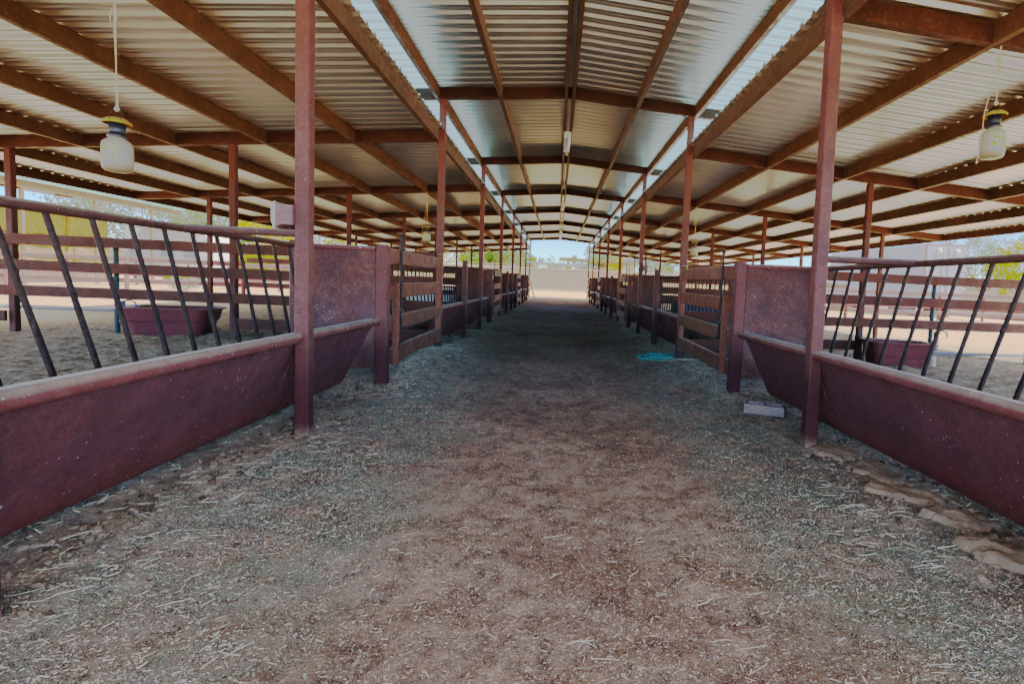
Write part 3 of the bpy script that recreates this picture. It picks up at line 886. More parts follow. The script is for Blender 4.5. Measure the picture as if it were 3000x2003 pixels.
# ------------------------------------------------------------------ fly traps
def fly_trap(x, y, z, ztop, label, face=0.0, ystr=False, tail=False, sc=1.0, plain=False):
    root = empty('fly_trap', (x, y, z), label, 'fly trap', 'bottle fly traps hung from the roof')
    r = .094
    prof = [(0, .004), (.05, 0), (.078, .008), (.09, .028), (r, .05), (r, .185), (.088, .213), (.07, .232), (.052, .24), (.05, .262)]
    mb = MB(); mb.lathe(prof, (0, 0, 0), 32); mb.build('bottle', M['bottle'], root)
    tilt = Matrix.Rotation(R(9), 3, 'Y')
    mb = MB(); mb.lathe([(.057, .25), (.06, .256), (.06, .272), (.047, .276), (.045, .30), (.054, .355), (0.0, .355)], (0, 0, 0), 24); mb.build('neck', M['black'], root)
    mb = MB(); mb.lathe([(.086, .352), (.09, .36), (.082, .374), (.06, .39), (.03, .399), (0, .40)], (0, 0, 0), 28, None); lid = mb.build('lid', M['yellow'], root)
    mb = MB()
    for k in range(9):
        a = k * 2 * math.pi / 9
        mb.lathe([(0, .003), (.007, .003), (.007, -.004)], (.083 * math.cos(a), .083 * math.sin(a), .373), 8, Matrix.Rotation(a, 3, 'Z') @ Matrix.Rotation(R(62), 3, 'Y'))
    mb.build('lid_hole', M['black'], lid)
    mb = MB(); mb.tube([(-.055, 0, .385), (-.05, 0, .425), (-.02, 0, .452), (0, 0, .458), (.02, 0, .452), (.045, 0, .425), (.05, 0, .388)], .0025, 6); mb.build('wire_bail', M['bars'], root)
    # label wraps part of the bottle
    mb = MB(); n = 10; a0, a1 = face - .62, face + .62; rr = r + .0012
    def wrap(mb, a0, a1, z0, z1, rr, n=8):
        vs = []; fs = []
        for i in range(n + 1):
            a = a0 + (a1 - a0) * i / n
            vs += [(rr * math.cos(a), rr * math.sin(a), z0), (rr * math.cos(a), rr * math.sin(a), z1)]
        for i in range(n): fs.append((i * 2, i * 2 + 2, i * 2 + 3, i * 2 + 1))
        mb.add(vs, fs, True)
    wrap(mb, a0, a1, .083, .183, rr); lab = mb.build('label', M['label_y'], root)
    for (u0, u1, z0, z1, m) in [(.06, .97, .09, .176, 'label_w'), (.04, .66, .153, .163, 'label_m'), (.1, .3, .168, .172, 'label_d'), (.02, .28, .10, .122, 'label_m'), (.05, .3, .128, .131, 'label_b'), (.05, .26, .136, .139, 'label_b'),
                              (.33, .52, .099, .118, 'label_b'), (.36, .49, .118, .130, 'label_b'), (.37, .48, .1305, .142, 'label_d'), (.36, .49, .104, .112, 'label_w')]:
        mb = MB(); da = a1 - a0
        wrap(mb, a0 + da * u0, a0 + da * u1, z0, z1, rr + (.0006 if m == 'label_w' and u1 > .9 else .0012 if m != 'label_w' else .0018), 4); mb.build('label_print', M[m], lab)
    mb = MB()
    for k in range(7):
        u = .64 + k * .04; da = a1 - a0
        wrap(mb, a0 + da * u, a0 + da * (u + (.022 if k % 2 else .03)), .106, .122, rr + .0012, 1)
    mb.build('barcode', M['label_d'], lab)
    h = ztop - z
    mb = MB()
    mat = M['ystring'] if ystr else M['string']
    mb.tube([(0, 0, .455), (.002, 0, h * .5 + .2), (0, 0, h)], .004, 6)
    mb.tube([(.006, .004, .455), (-.008, .002, h * .55 + .2), (.008, .004, h)], .0035, 6)
    mb.lathe([(0, -.02), (.014, -.012), (.018, 0), (.013, .012), (0, .02)], (0, 0, .462), 8)
    # loop of slack line
    lp = []
    for k in range(13):
        a = k / 12 * 2 * math.pi; lp.append((.022 * math.sin(a) - .012, .006 * math.cos(a), h * .72 + .07 * math.cos(a)))
    mb.tube(lp, .003, 6)
    if tail: mb.tube([(-.01, 0, h * .8), (-.05, 0, .62), (-.105, -.01, .36), (-.112, -.01, .12), (-.13, 0, -.05)], .0035, 6)
    mb.build('string', mat, root)
    root.scale = (sc,) * 3 if sc != 1 else (1, 1, 1)
    return root
ft = W + PP
zf = ZLOW - PP * SL
fly_trap(-(ft - .035), Y1 - .02, 1.992, zf + .10, 'cloudy bottle fly trap with yellow lid hanging large in the upper left', R(-90))
fly_trap(ft + .09, Y1 - .02, 2.515, zf + .14, 'cloudy bottle fly trap with a long loose string hanging at the upper right', R(-95), False, True)
fly_trap(-(ft - .02), COLY[4] - .1, 2.205, zf + .02, 'smaller bottle fly trap on yellow string left of the second left column', R(-95), True, True)
fly_trap(ft + .01, COLY[4] - .1, 2.165, zf + .02, 'smaller bottle fly trap on yellow string above the nearest right gate', R(-75), True)
fly_trap(-(ft - .02), COLY[6] - .1, 2.25, zf + .02, 'tiny distant fly trap beside the third left column', R(-95), False)

# ------------------------------------------------------------------ ridge lights and floodlights
def striplight(y, label):
    root = empty('strip_light', (0, y, ZRID - .012), label, 'light fixture', 'strip lights along the ridge')
    mb = MB(); mb.add([(-.075, -.6, -.002), (.075, -.6, -.002), (.055, -.6, -.055), (-.055, -.6, -.055), (-.075, .6, -.002), (.075, .6, -.002), (.055, .6, -.055), (-.055, .6, -.055)], [(0, 1, 2, 3), (7, 6, 5, 4), (0, 3, 7, 4), (1, 5, 6, 2), (3, 2, 6, 7), (0, 4, 5, 1)]); mb.build('housing', M['white'], root)
    mb = MB(); mb.lathe([(.0, -.56), (.035, -.56), (.05, -.54), (.05, .54), (.035, .56), (0, .56)], (0, 0, -.075), 12, Matrix.Rotation(R(-90), 3, 'X')); mb.build('diffuser', M['lens'], root)
    for yy in (-.585, .585):
        mb = MB(); mb.bounds(-.07, .07, yy - .012, yy + .012, -.12, -.056); mb.build('end_cap', M['white'], root)
    for x in (-1, 1):
        mb = MB(); mb.tube([(x * .02, -.3, 0), (x * .035, -.3, .04)], .004, 6); mb.build('hanger', M['bars'], root)
striplight(11.5, 'nearest long white strip light under the ridge')
striplight(21.0, 'second white strip light farther along the ridge')
striplight(30.4, 'third white strip light near the far end of the ridge')
def flood(x, y, z, s, label):
    root = empty('floodlight', (x, y, z), label, 'floodlight', 'floodlights fixed to columns')
    mb = MB(); mb.bar((0, 0, 0), (s * .085, 0, 0), .17, .15, .008); mb.build('housing', M['pinkbox'], root)
    mb = MB(); rings = []
    def frus(mb, prof):
        vs = []; fs = []
        for x, hy, z0, z1 in prof: vs += [(s * x, -hy, z0), (s * x, hy, z0), (s * x, hy, z1), (s * x, -hy, z1)]
        for i in range(len(prof) - 1):
            for k in range(4): fs.append((i * 4 + k, i * 4 + (k + 1) % 4, (i + 1) * 4 + (k + 1) % 4, (i + 1) * 4 + k))
        fs.append(tuple(range(len(vs) - 4, len(vs)))); mb.add(vs, fs)
    frus(mb, [(.085, .085, -.074, .074), (.115, .10, -.098, .088)]); mb.build('bezel', M['pinkbox'], root)
    mb = MB(); frus(mb, [(.114, .103, -.112, .096), (.124, .103, -.112, .096), (.142, .092, -.07, .075), (.155, .08, -.05, .055), (.160, .06, -.035, .04)]); mb.build('lens', M['lens'], root)
    mb = MB(); mb.tube([(s * .02, 0, -.07), (s * .05, 0, -.10), (s * .1, 0, -.095)], .006, 6); mb.build('cable', M['bars'], root)
flood(-(W + .064), Y1, 1.735, -1, 'boxy floodlight with a clouded lens on the big left column')
flood(W + .064, COLY[4], 1.80, 1, 'small floodlight on the third right column')

# leaning plank at the far end
root = mb = MB(); mb.bar((-1.62, 36.2, .18), (-2.02, 37.0, 1.5), .09, .035, .004); tag(mb.build('wood_plank', M['wood']), 'weathered plank leaning on the far left end of the fence', 'plank')

# ------------------------------------------------------------------ block wall beyond
WY = 47.0
wall = empty('block_wall', (0, WY, 0), 'tan concrete block wall closing the view beyond the aisle', 'wall')
mb = MB(); mb.bounds(-45, 45, 0, .2, .3, 2.56); mb.build('wall_body', M['block'], wall)
mb = MB(); mb.bounds(-45, 45, -.03, .23, 2.56, 2.64); mb.build('wall_cap', M['cap'], wall)
mb = MB(); mb.bounds(-45, 45, -.32, -.001, .3, .80); mb.build('footing', M['cap'], wall)
mb = MB(); mb.bounds(-1.56, -1.535, -.006, 0, .8, 2.56); mb.build('expansion_joint', M['label_d'], wall)
wd = MB()
for i in range(3500):
    x = rs.uniform(-14, 14); y = WY - .35 - abs(rs.gauss(0, .22)); a = rs.uniform(0, 6.3); z = hbase(x, y); h = rs.uniform(.04, .2)
    wd.add([(x, y, z), (x + .03 * math.cos(a), y + .03 * math.sin(a), z), (x + rs.uniform(-.06, .06), y, z + h)], [(0, 1, 2)])
tag(wd.build('wall_weeds', M['leaf_pale']), 'strip of dry yellow weeds along the foot of the block wall', 'weeds', kind='stuff')

# ------------------------------------------------------------------ shade roofs beyond the wall
def shade(name, x0, x1, y0, y1, z, th, slope, posts, m, pm, label):
    root = empty(name, (x0, y0, 0), label, 'shade roof')
    mb = MB(); w, d = x1 - x0, y1 - y0
    vs = [(0, 0, z), (w, 0, z - slope), (w, d, z - slope), (0, d, z), (0, 0, z + th), (w, 0, z + th - slope), (w, d, z + th - slope), (0, d, z + th)]
    mb.add(vs, [(3, 2, 1, 0), (4, 5, 6, 7), (0, 1, 5, 4), (1, 2, 6, 5), (2, 3, 7, 6), (3, 0, 4, 7)])
    mb.build('roof', M[m], root)
    for t in posts:
        for yy in (.3, d - .3):
            mb = MB(); xx = w * t; mb.bar((xx, yy, .3), (xx, yy, z - slope * t - .002), .12, .12, .01); mb.build('post', M[pm], root)
    return root
shade('shade_shelter', .05, 10.2, 70, 76, 4.62, .16, .25, (.12, .62, .8, .97), 'redsteel', 'redsteel', 'long thin red brown shade roof beyond the block wall')
shade('shade_shelter', -4.0, 3.0, 66, 71, 3.78, .2, .22, (.14, .58, .95), 'greysheet', 'white', 'low dark grey shade roof beyond the block wall')
shade('shade_shelter', 5.3, 8.5, 41, 43.5, 3.28, .2, .0, (.08, .5, .94), 'darkgreen', 'darkgreen', 'small dark green shelter roof at the far right end')
def piperail(x0, x1, y, zs, n, label, z0=.3):
    root = empty('pipe_fence', (x0, y, 0), label, 'fence', 'pipe fences beyond the wall')
    for z in zs:
        mb = MB(); mb.tube([(0, 0, z), (x1 - x0, 0, z)], .035, 6); mb.build('rail', M['rust'], root)
    for i in range(n + 1):
        mb = MB(); mb.tube([((x1 - x0) * i / n, 0, z0), ((x1 - x0) * i / n, 0, zs[0] + .03)], .04, 6); mb.build('post', M['rust'], root)
piperail(-14, 14, 52, (3.0, 2.74), 8, 'thin rust coloured pipe fence just above the block wall')
piperail(3.6, 6.5, 42, (2.3,), 2, 'black pipe hoop in front of the block wall at right', .4)

# ------------------------------------------------------------------ hay barn, hay, motorhome (left yard)
hb = empty('hay_barn', (-23, 0, 0), 'hay shelter with a pale green eave in the left yard', 'barn')
mb = MB(); mb.add([(.25, 2, 4.72), (.25, 34, 4.72), (.25, 34, 4.92), (.25, 2, 4.92), (.20, 2, 4.70), (.20, 34, 4.70), (.20, 34, 4.93), (.20, 2, 4.93)], [(0, 1, 2, 3), (7, 6, 5, 4), (0, 4, 5, 1), (3, 2, 6, 7), (1, 5, 6, 2), (0, 3, 7, 4)]); mb.build('fascia', M['mintroof'], hb)
mb = MB(); mb.add([(.21, 2, 4.86), (.21, 34, 4.86), (-9, 34, 5.6), (-9, 2, 5.6), (.21, 2, 4.90), (.21, 34, 4.90), (-9, 34, 5.66), (-9, 2, 5.66)], [(3, 2, 1, 0), (4, 5, 6, 7), (0, 1, 5, 4), (2, 3, 7, 6), (1, 2, 6, 5), (3, 0, 4, 7)]); mb.build('roof', M['redsteel'], hb)
mb = MB(); mb.bounds(-.08, .08, 2, 33.9, 4.42, 4.69); mb.build('eave_beam', M['redsteel'], hb)
for x, z in ((-3, 4.85), (-6, 5.1)):
    mb = MB(); mb.bounds(x - .06, x + .06, 2, 33.9, z, z + .2); mb.build('purlin', M['redsteel'], hb)
for y in (2.9, 6.5, 10.1, 13.7, 17.3, 20.9, 24.5, 28.1, 31.7):
    mb = MB(); mb.bar((0, y, 0), (0, y, 4.42), .13, .13, .01); mb.build('post', M['redsteel'], hb)
    mb = MB(); mb.bar((-9, y, 0), (-9, y, 5.6), .13, .13, .01); mb.build('post', M['redsteel'], hb)
for i, y in enumerate((20.2, 26.6)):
    lt = empty('hay_barn_light', (-24.2, y, 4.5), 'white tube light under the hay shelter roof, ' + ('closer one' if i == 0 else 'farther one'), 'light fixture')
    mb = MB(); mb.bounds(-.1, .1, -.65, .65, 0, .09); mb.build('housing', M['white'], lt)
bale = None
rows = ['bottom', 'middle', 'top']
for j in range(6):
    for k in range(3):
        if bale is None:
            bm = bmesh.new(); bmesh.ops.create_cube(bm, size=1)
            bmesh.ops.subdivide_edges(bm, edges=bm.edges[:], cuts=9, use_grid_fill=True)
            for v in bm.verts:
                q = Vector((v.co.x * 1.2, v.co.y * 2.38, v.co.z * 1.15))
                e = 1 - .06 * (abs(v.co.x * 2) ** 8 + abs(v.co.y * 2) ** 8 + abs(v.co.z * 2) ** 8) / 3
                v.co = q * e + Vector((1, 1, 1)) * .05 * noise.noise(q * 2.3)
            me = bpy.data.meshes.new('hay_bale'); bm.to_mesh(me); bm.free(); me.materials.append(M['hay'])
            me.polygons.foreach_set('use_smooth', [True] * len(me.polygons))
            o = bpy.data.objects.new('hay_bale', me); COL.objects.link(o); bale = o
        else:
            o = bale.copy(); COL.objects.link(o)
        o.location = (-25.0 + random.uniform(-.05, .05), 29.45 - 2.42 * j, .28 + .59 + 1.14 * k)
        o.rotation_euler = (0, 0, random.uniform(-.01, .01) + (math.pi if (j + k) % 2 else 0))
        tag(o, 'big tan hay bale, %s row, %s from the far end of the stack' % (rows[k], ['first', 'second', 'third', 'fourth', 'fifth', 'sixth'][j]), 'hay bale', 'hay bales stacked under the shelter')

mh = empty('motorhome', (-24.2, 36, .3), 'white motorhome parked beyond the end of the hay stack', 'motorhome')
mb = MB(); mb.add([(-2.6, -1.2, .5), (2.4, -1.2, .5), (2.4, 1.2, .5), (-2.6, 1.2, .5), (-2.6, -1.2, 3.6), (1.9, -1.2, 3.45), (1.9, 1.2, 3.45), (-2.6, 1.2, 3.6), (2.3, -1.2, 2.6), (2.3, 1.2, 2.6)],
                  [(3, 2, 1, 0), (4, 5, 6, 7), (0, 1, 8, 5, 4), (2, 3, 7, 6, 9), (3, 0, 4, 7), (1, 2, 9, 8), (8, 9, 6, 5)]); mb.build('body', M['white'], mh)
for x0, x1, z0, z1 in ((-2.3, -1.9, 1.5, 2.7), (-.5, .3, 1.6, 2.3), (.8, 1.5, 1.6, 2.3)):
    mb = MB(); mb.bounds(x0 - .06, x1 + .06, -1.215, -1.202, z0 - .06, z1 + .06); f = mb.build('window', M['white'], mh)
    mb = MB(); mb.bounds(x0, x1, -1.225, -1.216, z0, z1); mb.build('pane', M['glass'], f)
mb = MB(); mb.bounds(-1.6, 1.8, -1.9, -1.21, 3.3, 3.38); mb.build('awning', M['white'], mh)
for x in (-1.7, 1.4):
    mb = MB(); mb.lathe([(.0, -.1), (.4, -.1), (.42, -.05), (.42, .1), (0, .1)], (x, -1.16, .30), 18, Matrix.Rotation(R(90), 3, 'X')); w_ = mb.build('wheel', M['tire'], mh)
    mb = MB(); mb.lathe([(0, .13), (.2, .13), (.22, .101)], (x, -1.16, .30), 14, Matrix.Rotation(R(90), 3, 'X')); mb.build('rim', M['rim'], w_)

hs = empty('small_house', (-26.5, 52, .4), 'low tan house with a flat brown roof beyond the left yard', 'house')
mb = MB(); mb.bounds(-4, 5, 0, 6, 0, 2.9); mb.build('wall', M['stucco'], hs)
mb = MB(); mb.add([(-4.6, -.5, 2.9), (5.6, -.5, 2.9), (5.6, 6.5, 2.9), (-4.6, 6.5, 2.9), (-2, 3, 3.9), (3, 3, 3.9)], [(0, 1, 5, 4), (1, 2, 5), (2, 3, 4, 5), (3, 0, 4), (3, 2, 1, 0)]); mb.build('roof', M['redsteel'], hs)
for x in (-2.5, 1.5):
    mb = MB(); mb.bounds(x, x + 1.2, -.03, -.002, 1.1, 2.2); mb.build('window', M['glass'], hs)

# ------------------------------------------------------------------ trailer (right yard)
tr = empty('box_trailer', (20.4, 28.0, .2), 'long white box trailer with rusty edges and two round vents parked in the right yard', 'trailer')
TLn = 10.2; TH0, TH1 = 1.15, 4.20
mb = MB(); mb.bounds(0, 2.5, 0, TLn, TH0, TH1); mb.build('body', M['trailer'], tr)
mb = MB(); mb.bounds(-.02, .05, -.03, -.001, TH0, TH1); mb.bounds(2.45, 2.52, -.03, -.001, TH0, TH1); mb.bounds(.05, 2.45, -.03, -.001, TH1 - .07, TH1 + .02); mb.bounds(-.025, -.001, 0, .05, TH0, TH1); mb.build('rear_frame', M['rust'], tr)
mb = MB(); mb.bounds(.08, 1.235, -.05, -.003, TH0 + .05, TH1 - .09); d1 = mb.build('door', M['trailer'], tr)
mb = MB(); mb.bounds(1.265, 2.42, -.05, -.003, TH0 + .05, TH1 - .09); d2 = mb.build('door', M['trailer'], tr)
for d, x in ((d1, .74), (d2, 1.80)):
    mb = MB(); mb.lathe([(0, .09), (.15, .085), (.175, .06), (.175, 0)], (x + .02, -.05, 3.82), 20, Matrix.Rotation(R(90), 3, 'X')); mb.build('round_vent', M['white'], d)
for d, x in ((d1, 1.05), (d2, 1.42)):
    mb = MB(); mb.tube([(x, -.085, TH0 + .1), (x, -.085, TH1 - .12)], .025, 8)
    for z in (1.5, 2.3, 3.1, 3.9): mb.bounds(x - .06, x + .06, -.10, -.05, z, z + .05)
    mb.build('lock_bar', M['white'], d)
for x in (.1, 2.40):
    for z in (1.7, 2.75, 3.7):
        mb = MB(); mb.bounds(x - .07, x + .07, -.075, -.052, z, z + .1); mb.build('hinge', M['white'], d1 if x < 1 else d2)
mb = MB()
for i in range(1, 9): mb.bounds(-.006, -.001, i * 1.13, i * 1.13 + .03, TH0 + .03, TH1 - .03)
mb.build('side_seams', M['trailer'], tr)
for i, y in enumerate((1.3, 2.4)):
    for x in (.16, 2.34):
        mb = MB(); mb.lathe([(0, -.13), (.46, -.13), (.49, -.08), (.49, .08), (.46, .13), (0, .13)], (x, y, .48), 24, Matrix.Rotation(R(90), 3, 'Y')); w_ = mb.build('wheel', M['tire'], tr)
        sg = -1 if x < 1 else 1
        mb = MB(); mb.lathe([(0, sg * .10), (.2, sg * .12), (.24, sg * .131)], (x, y, .48), 16, Matrix.Rotation(R(90), 3, 'Y')); mb.build('rim', M['rim'], w_)
mb = MB(); mb.bounds(.3, 2.2, .3, TLn - .3, .85, 1.149); mb.build('chassis', M['bars'], tr)
mb = MB(); mb.bounds(.1, .22, 8.0, 8.12, 0, 1.149); mb.bounds(2.28, 2.4, 8.0, 8.12, 0, 1.149); mb.build('landing_leg', M['bars'], tr)
mb = MB(); mb.bounds(.5, .95, -.02, .01, .62, .9); mb.bounds(1.5, 1.95, -.02, .01, .62, .9); mb.build('mud_flap', M['white'], tr)
def letters(txt, size, y, z, bold=0.0):
    cu = bpy.data.curves.new('lettering', 'FONT'); cu.body = txt; cu.size = size; cu.extrude = .004; cu.offset = bold
    o = bpy.data.objects.new('lettering', cu); COL.objects.link(o); o.parent = tr
    cu.materials.append(M['ink'])
    dg = bpy.context.evaluated_depsgraph_get(); me = bpy.data.meshes.new_from_object(o.evaluated_get(dg))
    bpy.data.objects.remove(o)
    o = bpy.data.objects.new('lettering', me); COL.objects.link(o); o.parent = tr
    o.location = (-.012, y, z); o.rotation_euler = (R(90), 0, R(-90))
letters('= Farm', .52, 8.95, 2.45, .006)
letters('Wht', .42, 8.15, 3.22)

# ------------------------------------------------------------------ trees
def tree(x, y, h, w, lm, label, n=2600, ls=.12, droop=0., trunk_h=.35, seed=1, name='tree', cat='tree', sparse=.5, base=None):
    r = random.Random(seed)
    z0 = hbase(x, y) - .05 if base is None else base
    root = empty(name, (x, y, z0), label, cat, 'trees around the yard')
    mb = MB(); tips = []
    nl = 7
    mb.tube([(0, 0, 0), (.05 * h * .2, 0, h * trunk_h * .5), (0, .03, h * trunk_h)], [h * .028, h * .022, h * .02], 7)
    for i in range(nl):
        a = i / nl * 6.28 + r.uniform(-.3, .3); e = r.uniform(.35, .95)
        L = h * (1 - trunk_h) * .85
        p0 = Vector((0, 0, h * trunk_h * r.uniform(.7, 1)))
        p1 = p0 + Vector((math.cos(a) * w * .22, math.sin(a) * w * .22, L * .45 * e))
        p2 = Vector((math.cos(a) * w * .40, math.sin(a) * w * .40, h * trunk_h + L * e))
        mb.tube([p0, p1, p2], [h * .013, h * .009, h * .003], 5, False)
        tips += [p1, p2, (p1 + p2) / 2]
        for q in range(3):
            b = p1.lerp(p2, r.uniform(.2, .9)); a2 = a + r.uniform(-1.2, 1.2)
            e2 = b + Vector((math.cos(a2), math.sin(a2), r.uniform(.1, .8))) * w * .18
            mb.tube([b, e2], [h * .006, h * .002], 4, False); tips.append(e2)
    mb.build('trunk', M['bark'], root)
    lf = MB()
    cl = [(t + Vector((r.gauss(0, w * .05), r.gauss(0, w * .05), r.gauss(0, h * .04))), r.uniform(.08, .17) * w) for t in tips]
    for i in range(int(len(tips) * .6)):
        a = r.uniform(0, 6.28); q = w * .45 * math.sqrt(r.random())
        cl.append((Vector((q * math.cos(a), q * math.sin(a), h * r.uniform(trunk_h * .8, .93))), r.uniform(.07, .14) * w))
    for i in range(int(n * 2.1)):
        c, rad = r.choice(cl)
        d = Vector((r.gauss(0, 1), r.gauss(0, 1), r.gauss(0, .8))).normalized() * rad * r.random() ** .45
        p = c + d
        if droop: p.z -= abs(r.gauss(0, droop * h))
        if p.z < .05: p.z = .05 + r.random() * .2
        L = ls * 1.25 * r.uniform(.6, 1.5); wd_ = L * (.35 if droop else .6)
        ax = Vector((r.gauss(0, 1), r.gauss(0, 1), r.gauss(0, .6) - droop * 12)).normalized()
        sd = ax.cross(Vector((r.gauss(0, 1), r.gauss(0, 1), r.gauss(0, 1)))).normalized() * wd_ / 2
        lf.add([p - ax * L / 2, p + sd, p + ax * L / 2, p - sd], [(0, 1, 2, 3)])
    lf.build('crown', M[lm], root)
    return root
tree(-45, 62, 9.2, 13, 'leaf_grey', 'hazy grey tree behind the hay shelter roof', 5200, .20, 0, .3, 11)
tree(-37, 60, 8.2, 9, 'leaf_grey', 'smaller hazy grey tree right of the first', 3200, .20, 0, .3, 12)
tree(-21.5, 46, 6.4, 9.5, 'leaf_yellow', 'bright yellow blooming tree showing past the big left column', 6500, .16, 0, .3, 13)
tree(-13.2, 60, 6.4, 7, 'leaf_yellow', 'yellow blooming tree with bare limbs beyond the left pens', 2200, .16, 0, .32, 14)
tree(-9.6, 62, 5.2, 4.2, 'leaf_green', 'drooping green tree left of the pale willow', 2600, .2, .07, .35, 15)
tree(-7.0, 63, 6.8, 5.6, 'leaf_grey', 'pale drooping willow like tree over the wall', 4200, .22, .09, .4, 16)
tree(-5.0, 72, 5.2, 2.2, 'leaf_grey', 'narrow grey green tree beside the willow', 900, .22, .04, .35, 17)
tree(-5.0, 78, 5.3, 3.4, 'leaf_yg', 'round yellow green tree over the wall at the left of the opening', 2600, .18, 0, .3, 18)
tree(.8, 82, 3.9, 2.4, 'leaf_yellow', 'low yellow bush between the two shade roofs', 900, .2, 0, .2, 19, 'shrub', 'shrub')
tree(3.2, 88, 5.4, 4.4, 'leaf_green', 'round dark green tree right of centre over the wall', 2200, .22, .02, .3, 20)
tree(-3.0, 120, 6.4, 9, 'leaf_green', 'distant bluish treetop line left of centre', 2000, .3, 0, .2, 21)
tree(7.6, 82, 7.4, 6.2, 'leaf_grey', 'pale drooping tree behind the red shade roof', 4200, .22, .08, .4, 22)
tree(9.4, 80, 5.0, 4.6, 'leaf_yellow', 'yellow blooming tree behind the red shade roof', 2600, .18, 0, .3, 23)
tree(13.6, 74, 6.0, 5.4, 'leaf_green', 'green tree seen through the far right pens', 3000, .2, .03, .3, 24)
tree(17.0, 76, 5.4, 4.6, 'leaf_grey', 'grey green tree right of the small green shelter', 2400, .2, .02, .3, 25)
tree(17.6, 60, 3.4, 6.0, 'leaf_yg', 'bright green low shrub behind the right pens', 2400, .18, 0, .15, 26, 'shrub', 'shrub')
tree(36.0, 42.0, 6.9, 8.0, 'leaf_yg', 'feathery green tree right of the white trailer', 6500, .15, .015, .3, 27)
tree(38.6, 41.0, 6.6, 4.6, 'leaf_yellow', 'yellow blooming tree at the right edge of the photo', 3000, .15, .0, .3, 28)
tree(31.5, 54.0, 3.6, 8.0, 'leaf_green', 'low green shrub under the feathery tree', 2600, .18, .0, .15, 29, 'shrub', 'shrub')
tree(-26.5, 45.0, 3.4, 6.0, 'leaf_yg', 'pale green shrub between the motorhome and the house', 2400, .14, .0, .15, 30, 'shrub', 'shrub')
tree(-16.6, 24.5, .75, 1.2, 'leaf_green', 'small green bush on the sunny ground behind the left run fence', 500, .06, .0, .1, 31, 'small_bush', 'shrub')

# far hills along the horizon
hl = MB(); n = 120; vs = []; fs = []
for i in range(n + 1):
    a = -1.25 + 2.5 * i / n; d = 620
    x, y = d * math.sin(a), d * math.cos(a)
    h = 8 + 9 * max(0, noise.fractal(Vector((a * 3.2, 1.7, 0)), 1, 2, 5) + .45)
    vs += [(x, y, -5), (x * 1.02, y * 1.02, h)]
for i in range(n): fs.append((i * 2, i * 2 + 2, i * 2 + 3, i * 2 + 1))
hl.add(vs, fs, True); tag(hl.build('hills', M['hill']), kind='structure')

# ------------------------------------------------------------------ light, sky, camera
sd = Vector((.63, -.20, 1.0)).normalized()
elev = math.asin(sd.z); rot = math.atan2(sd.x, sd.y)
SKY, SUN = .11, 5.0
w = bpy.data.worlds.new('World'); S.world = w; w.use_nodes = True
nt = w.node_tree; bg = nt.nodes['Background']
sk = nt.nodes.new('ShaderNodeTexSky'); sk.sky_type = 'NISHITA'; sk.sun_disc = False
sk.sun_elevation = elev; sk.sun_rotation = rot; sk.air_density = 1.0; sk.dust_density = .4; sk.ozone_density = 1.6; sk.altitude = 800
tc = nt.nodes.new('ShaderNodeTexCoord'); sx = nt.nodes.new('ShaderNodeSeparateXYZ'); nt.links.new(tc.outputs['Generated'], sx.inputs[0])
mr = nt.nodes.new('ShaderNodeMapRange'); mr.interpolation_type = 'SMOOTHSTEP'; nt.links.new(sx.outputs[2], mr.inputs[0]); mr.inputs[1].default_value = .16; mr.inputs[2].default_value = .42
def graded(sat, col):
    h = nt.nodes.new('ShaderNodeHueSaturation'); h.inputs['Saturation'].default_value = sat; nt.links.new(sk.outputs[0], h.inputs['Color'])
    m = nt.nodes.new('ShaderNodeMix'); m.data_type = 'RGBA'; m.blend_type = 'MULTIPLY'; m.inputs[0].default_value = 1; m.inputs[7].default_value = (*col, 1)
    nt.links.new(h.outputs[0], m.inputs[6]); return m.outputs[2]
mxs = nt.nodes.new('ShaderNodeMix'); mxs.data_type = 'RGBA'; nt.links.new(mr.outputs[0], mxs.inputs[0])
nt.links.new(graded(1.55, (.68, .88, 1.15)), mxs.inputs[6]); nt.links.new(graded(.42, (1.2, 1.0, .86)), mxs.inputs[7])
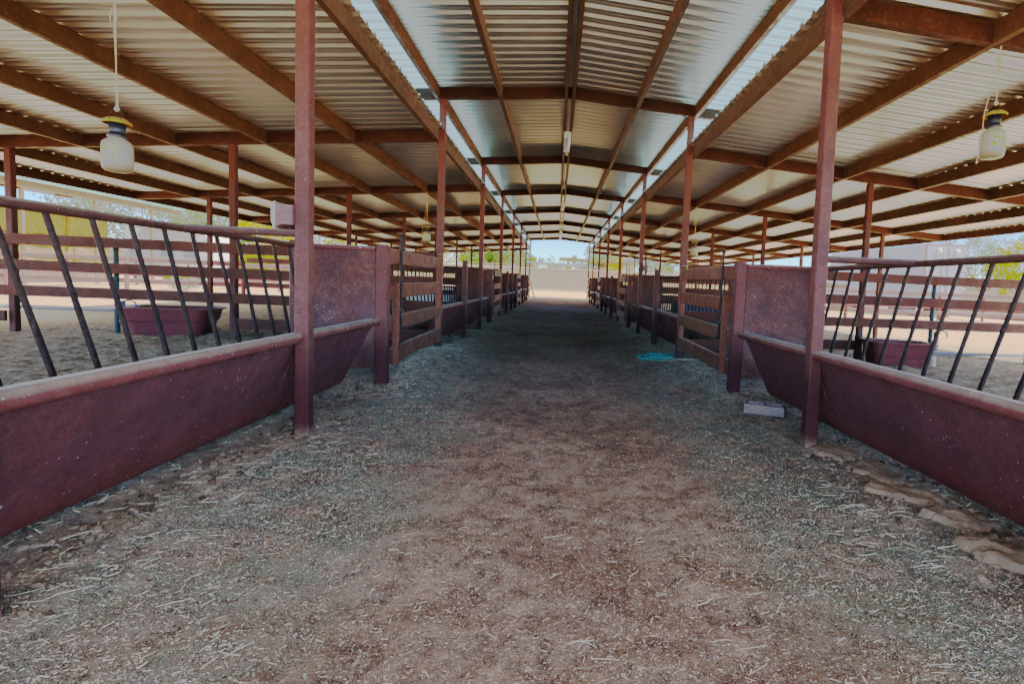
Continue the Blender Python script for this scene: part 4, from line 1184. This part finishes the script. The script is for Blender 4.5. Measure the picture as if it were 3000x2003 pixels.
nt.links.new(mxs.outputs[2], bg.inputs[0]); bg.inputs[1].default_value = SKY
ld = bpy.data.lights.new('sun', 'SUN'); ld.energy = SUN; ld.angle = R(.53); ld.color = (1, .93, .81)
so = bpy.data.objects.new('sun', ld); COL.objects.link(so); so.rotation_euler = sd.to_track_quat('Z', 'Y').to_euler()

yaw, pit, rol = .08135, -.06865, .04266
c, s_ = math.cos(yaw), math.sin(yaw)
fw = Vector((s_ * math.cos(pit), c * math.cos(pit), math.sin(pit))); rt = Vector((c, -s_, 0)); up = rt.cross(fw)
r2 = rt * math.cos(rol) + up * math.sin(rol); u2 = -rt * math.sin(rol) + up * math.cos(rol)
cd = bpy.data.cameras.new('camera'); co = bpy.data.objects.new('camera', cd); COL.objects.link(co)
mat = Matrix.Identity(4)
for i in range(3): mat[i][0], mat[i][1], mat[i][2] = r2[i], u2[i], -fw[i]
mat.translation = (-.099, 0, 1.30)
co.matrix_world = mat
cd.sensor_width = 36; cd.lens = 36 * 1200 / 2348
cd.shift_x = -(1372.44 - 1174) / 2348; cd.shift_y = (736.98 - 784) / 2348
cd.clip_end = 3000; cd.clip_start = .05
S.camera = co
S.view_settings.view_transform = 'Standard'; S.view_settings.look = 'None'; S.view_settings.exposure = 0
S.view_settings.gamma = .67
S.view_settings.use_curve_mapping = True      # the photograph is tone mapped: shadows lifted, highlights held
cm = S.view_settings.curve_mapping
cm.white_level = (1.5, 1.5, 1.5)
cv = cm.curves[3]
for L_, d_ in ((.0059, .298), (.0117, .422), (.0235, .500), (.05, .532), (.1, .565), (.3, .675), (.8, .89)): cv.points.new(L_ / 1.5, d_)
for p_ in cv.points: p_.handle_type = 'AUTO_CLAMPED'
cm.update()
S.render.engine = 'CYCLES'
S.cycles.max_bounces = 10; S.cycles.diffuse_bounces = 7; S.cycles.glossy_bounces = 4; S.cycles.transmission_bounces = 4
S.cycles.use_denoising = True
S.cycles.sample_clamp_indirect = 8
S.cycles.caustics_reflective = False; S.cycles.caustics_refractive = False
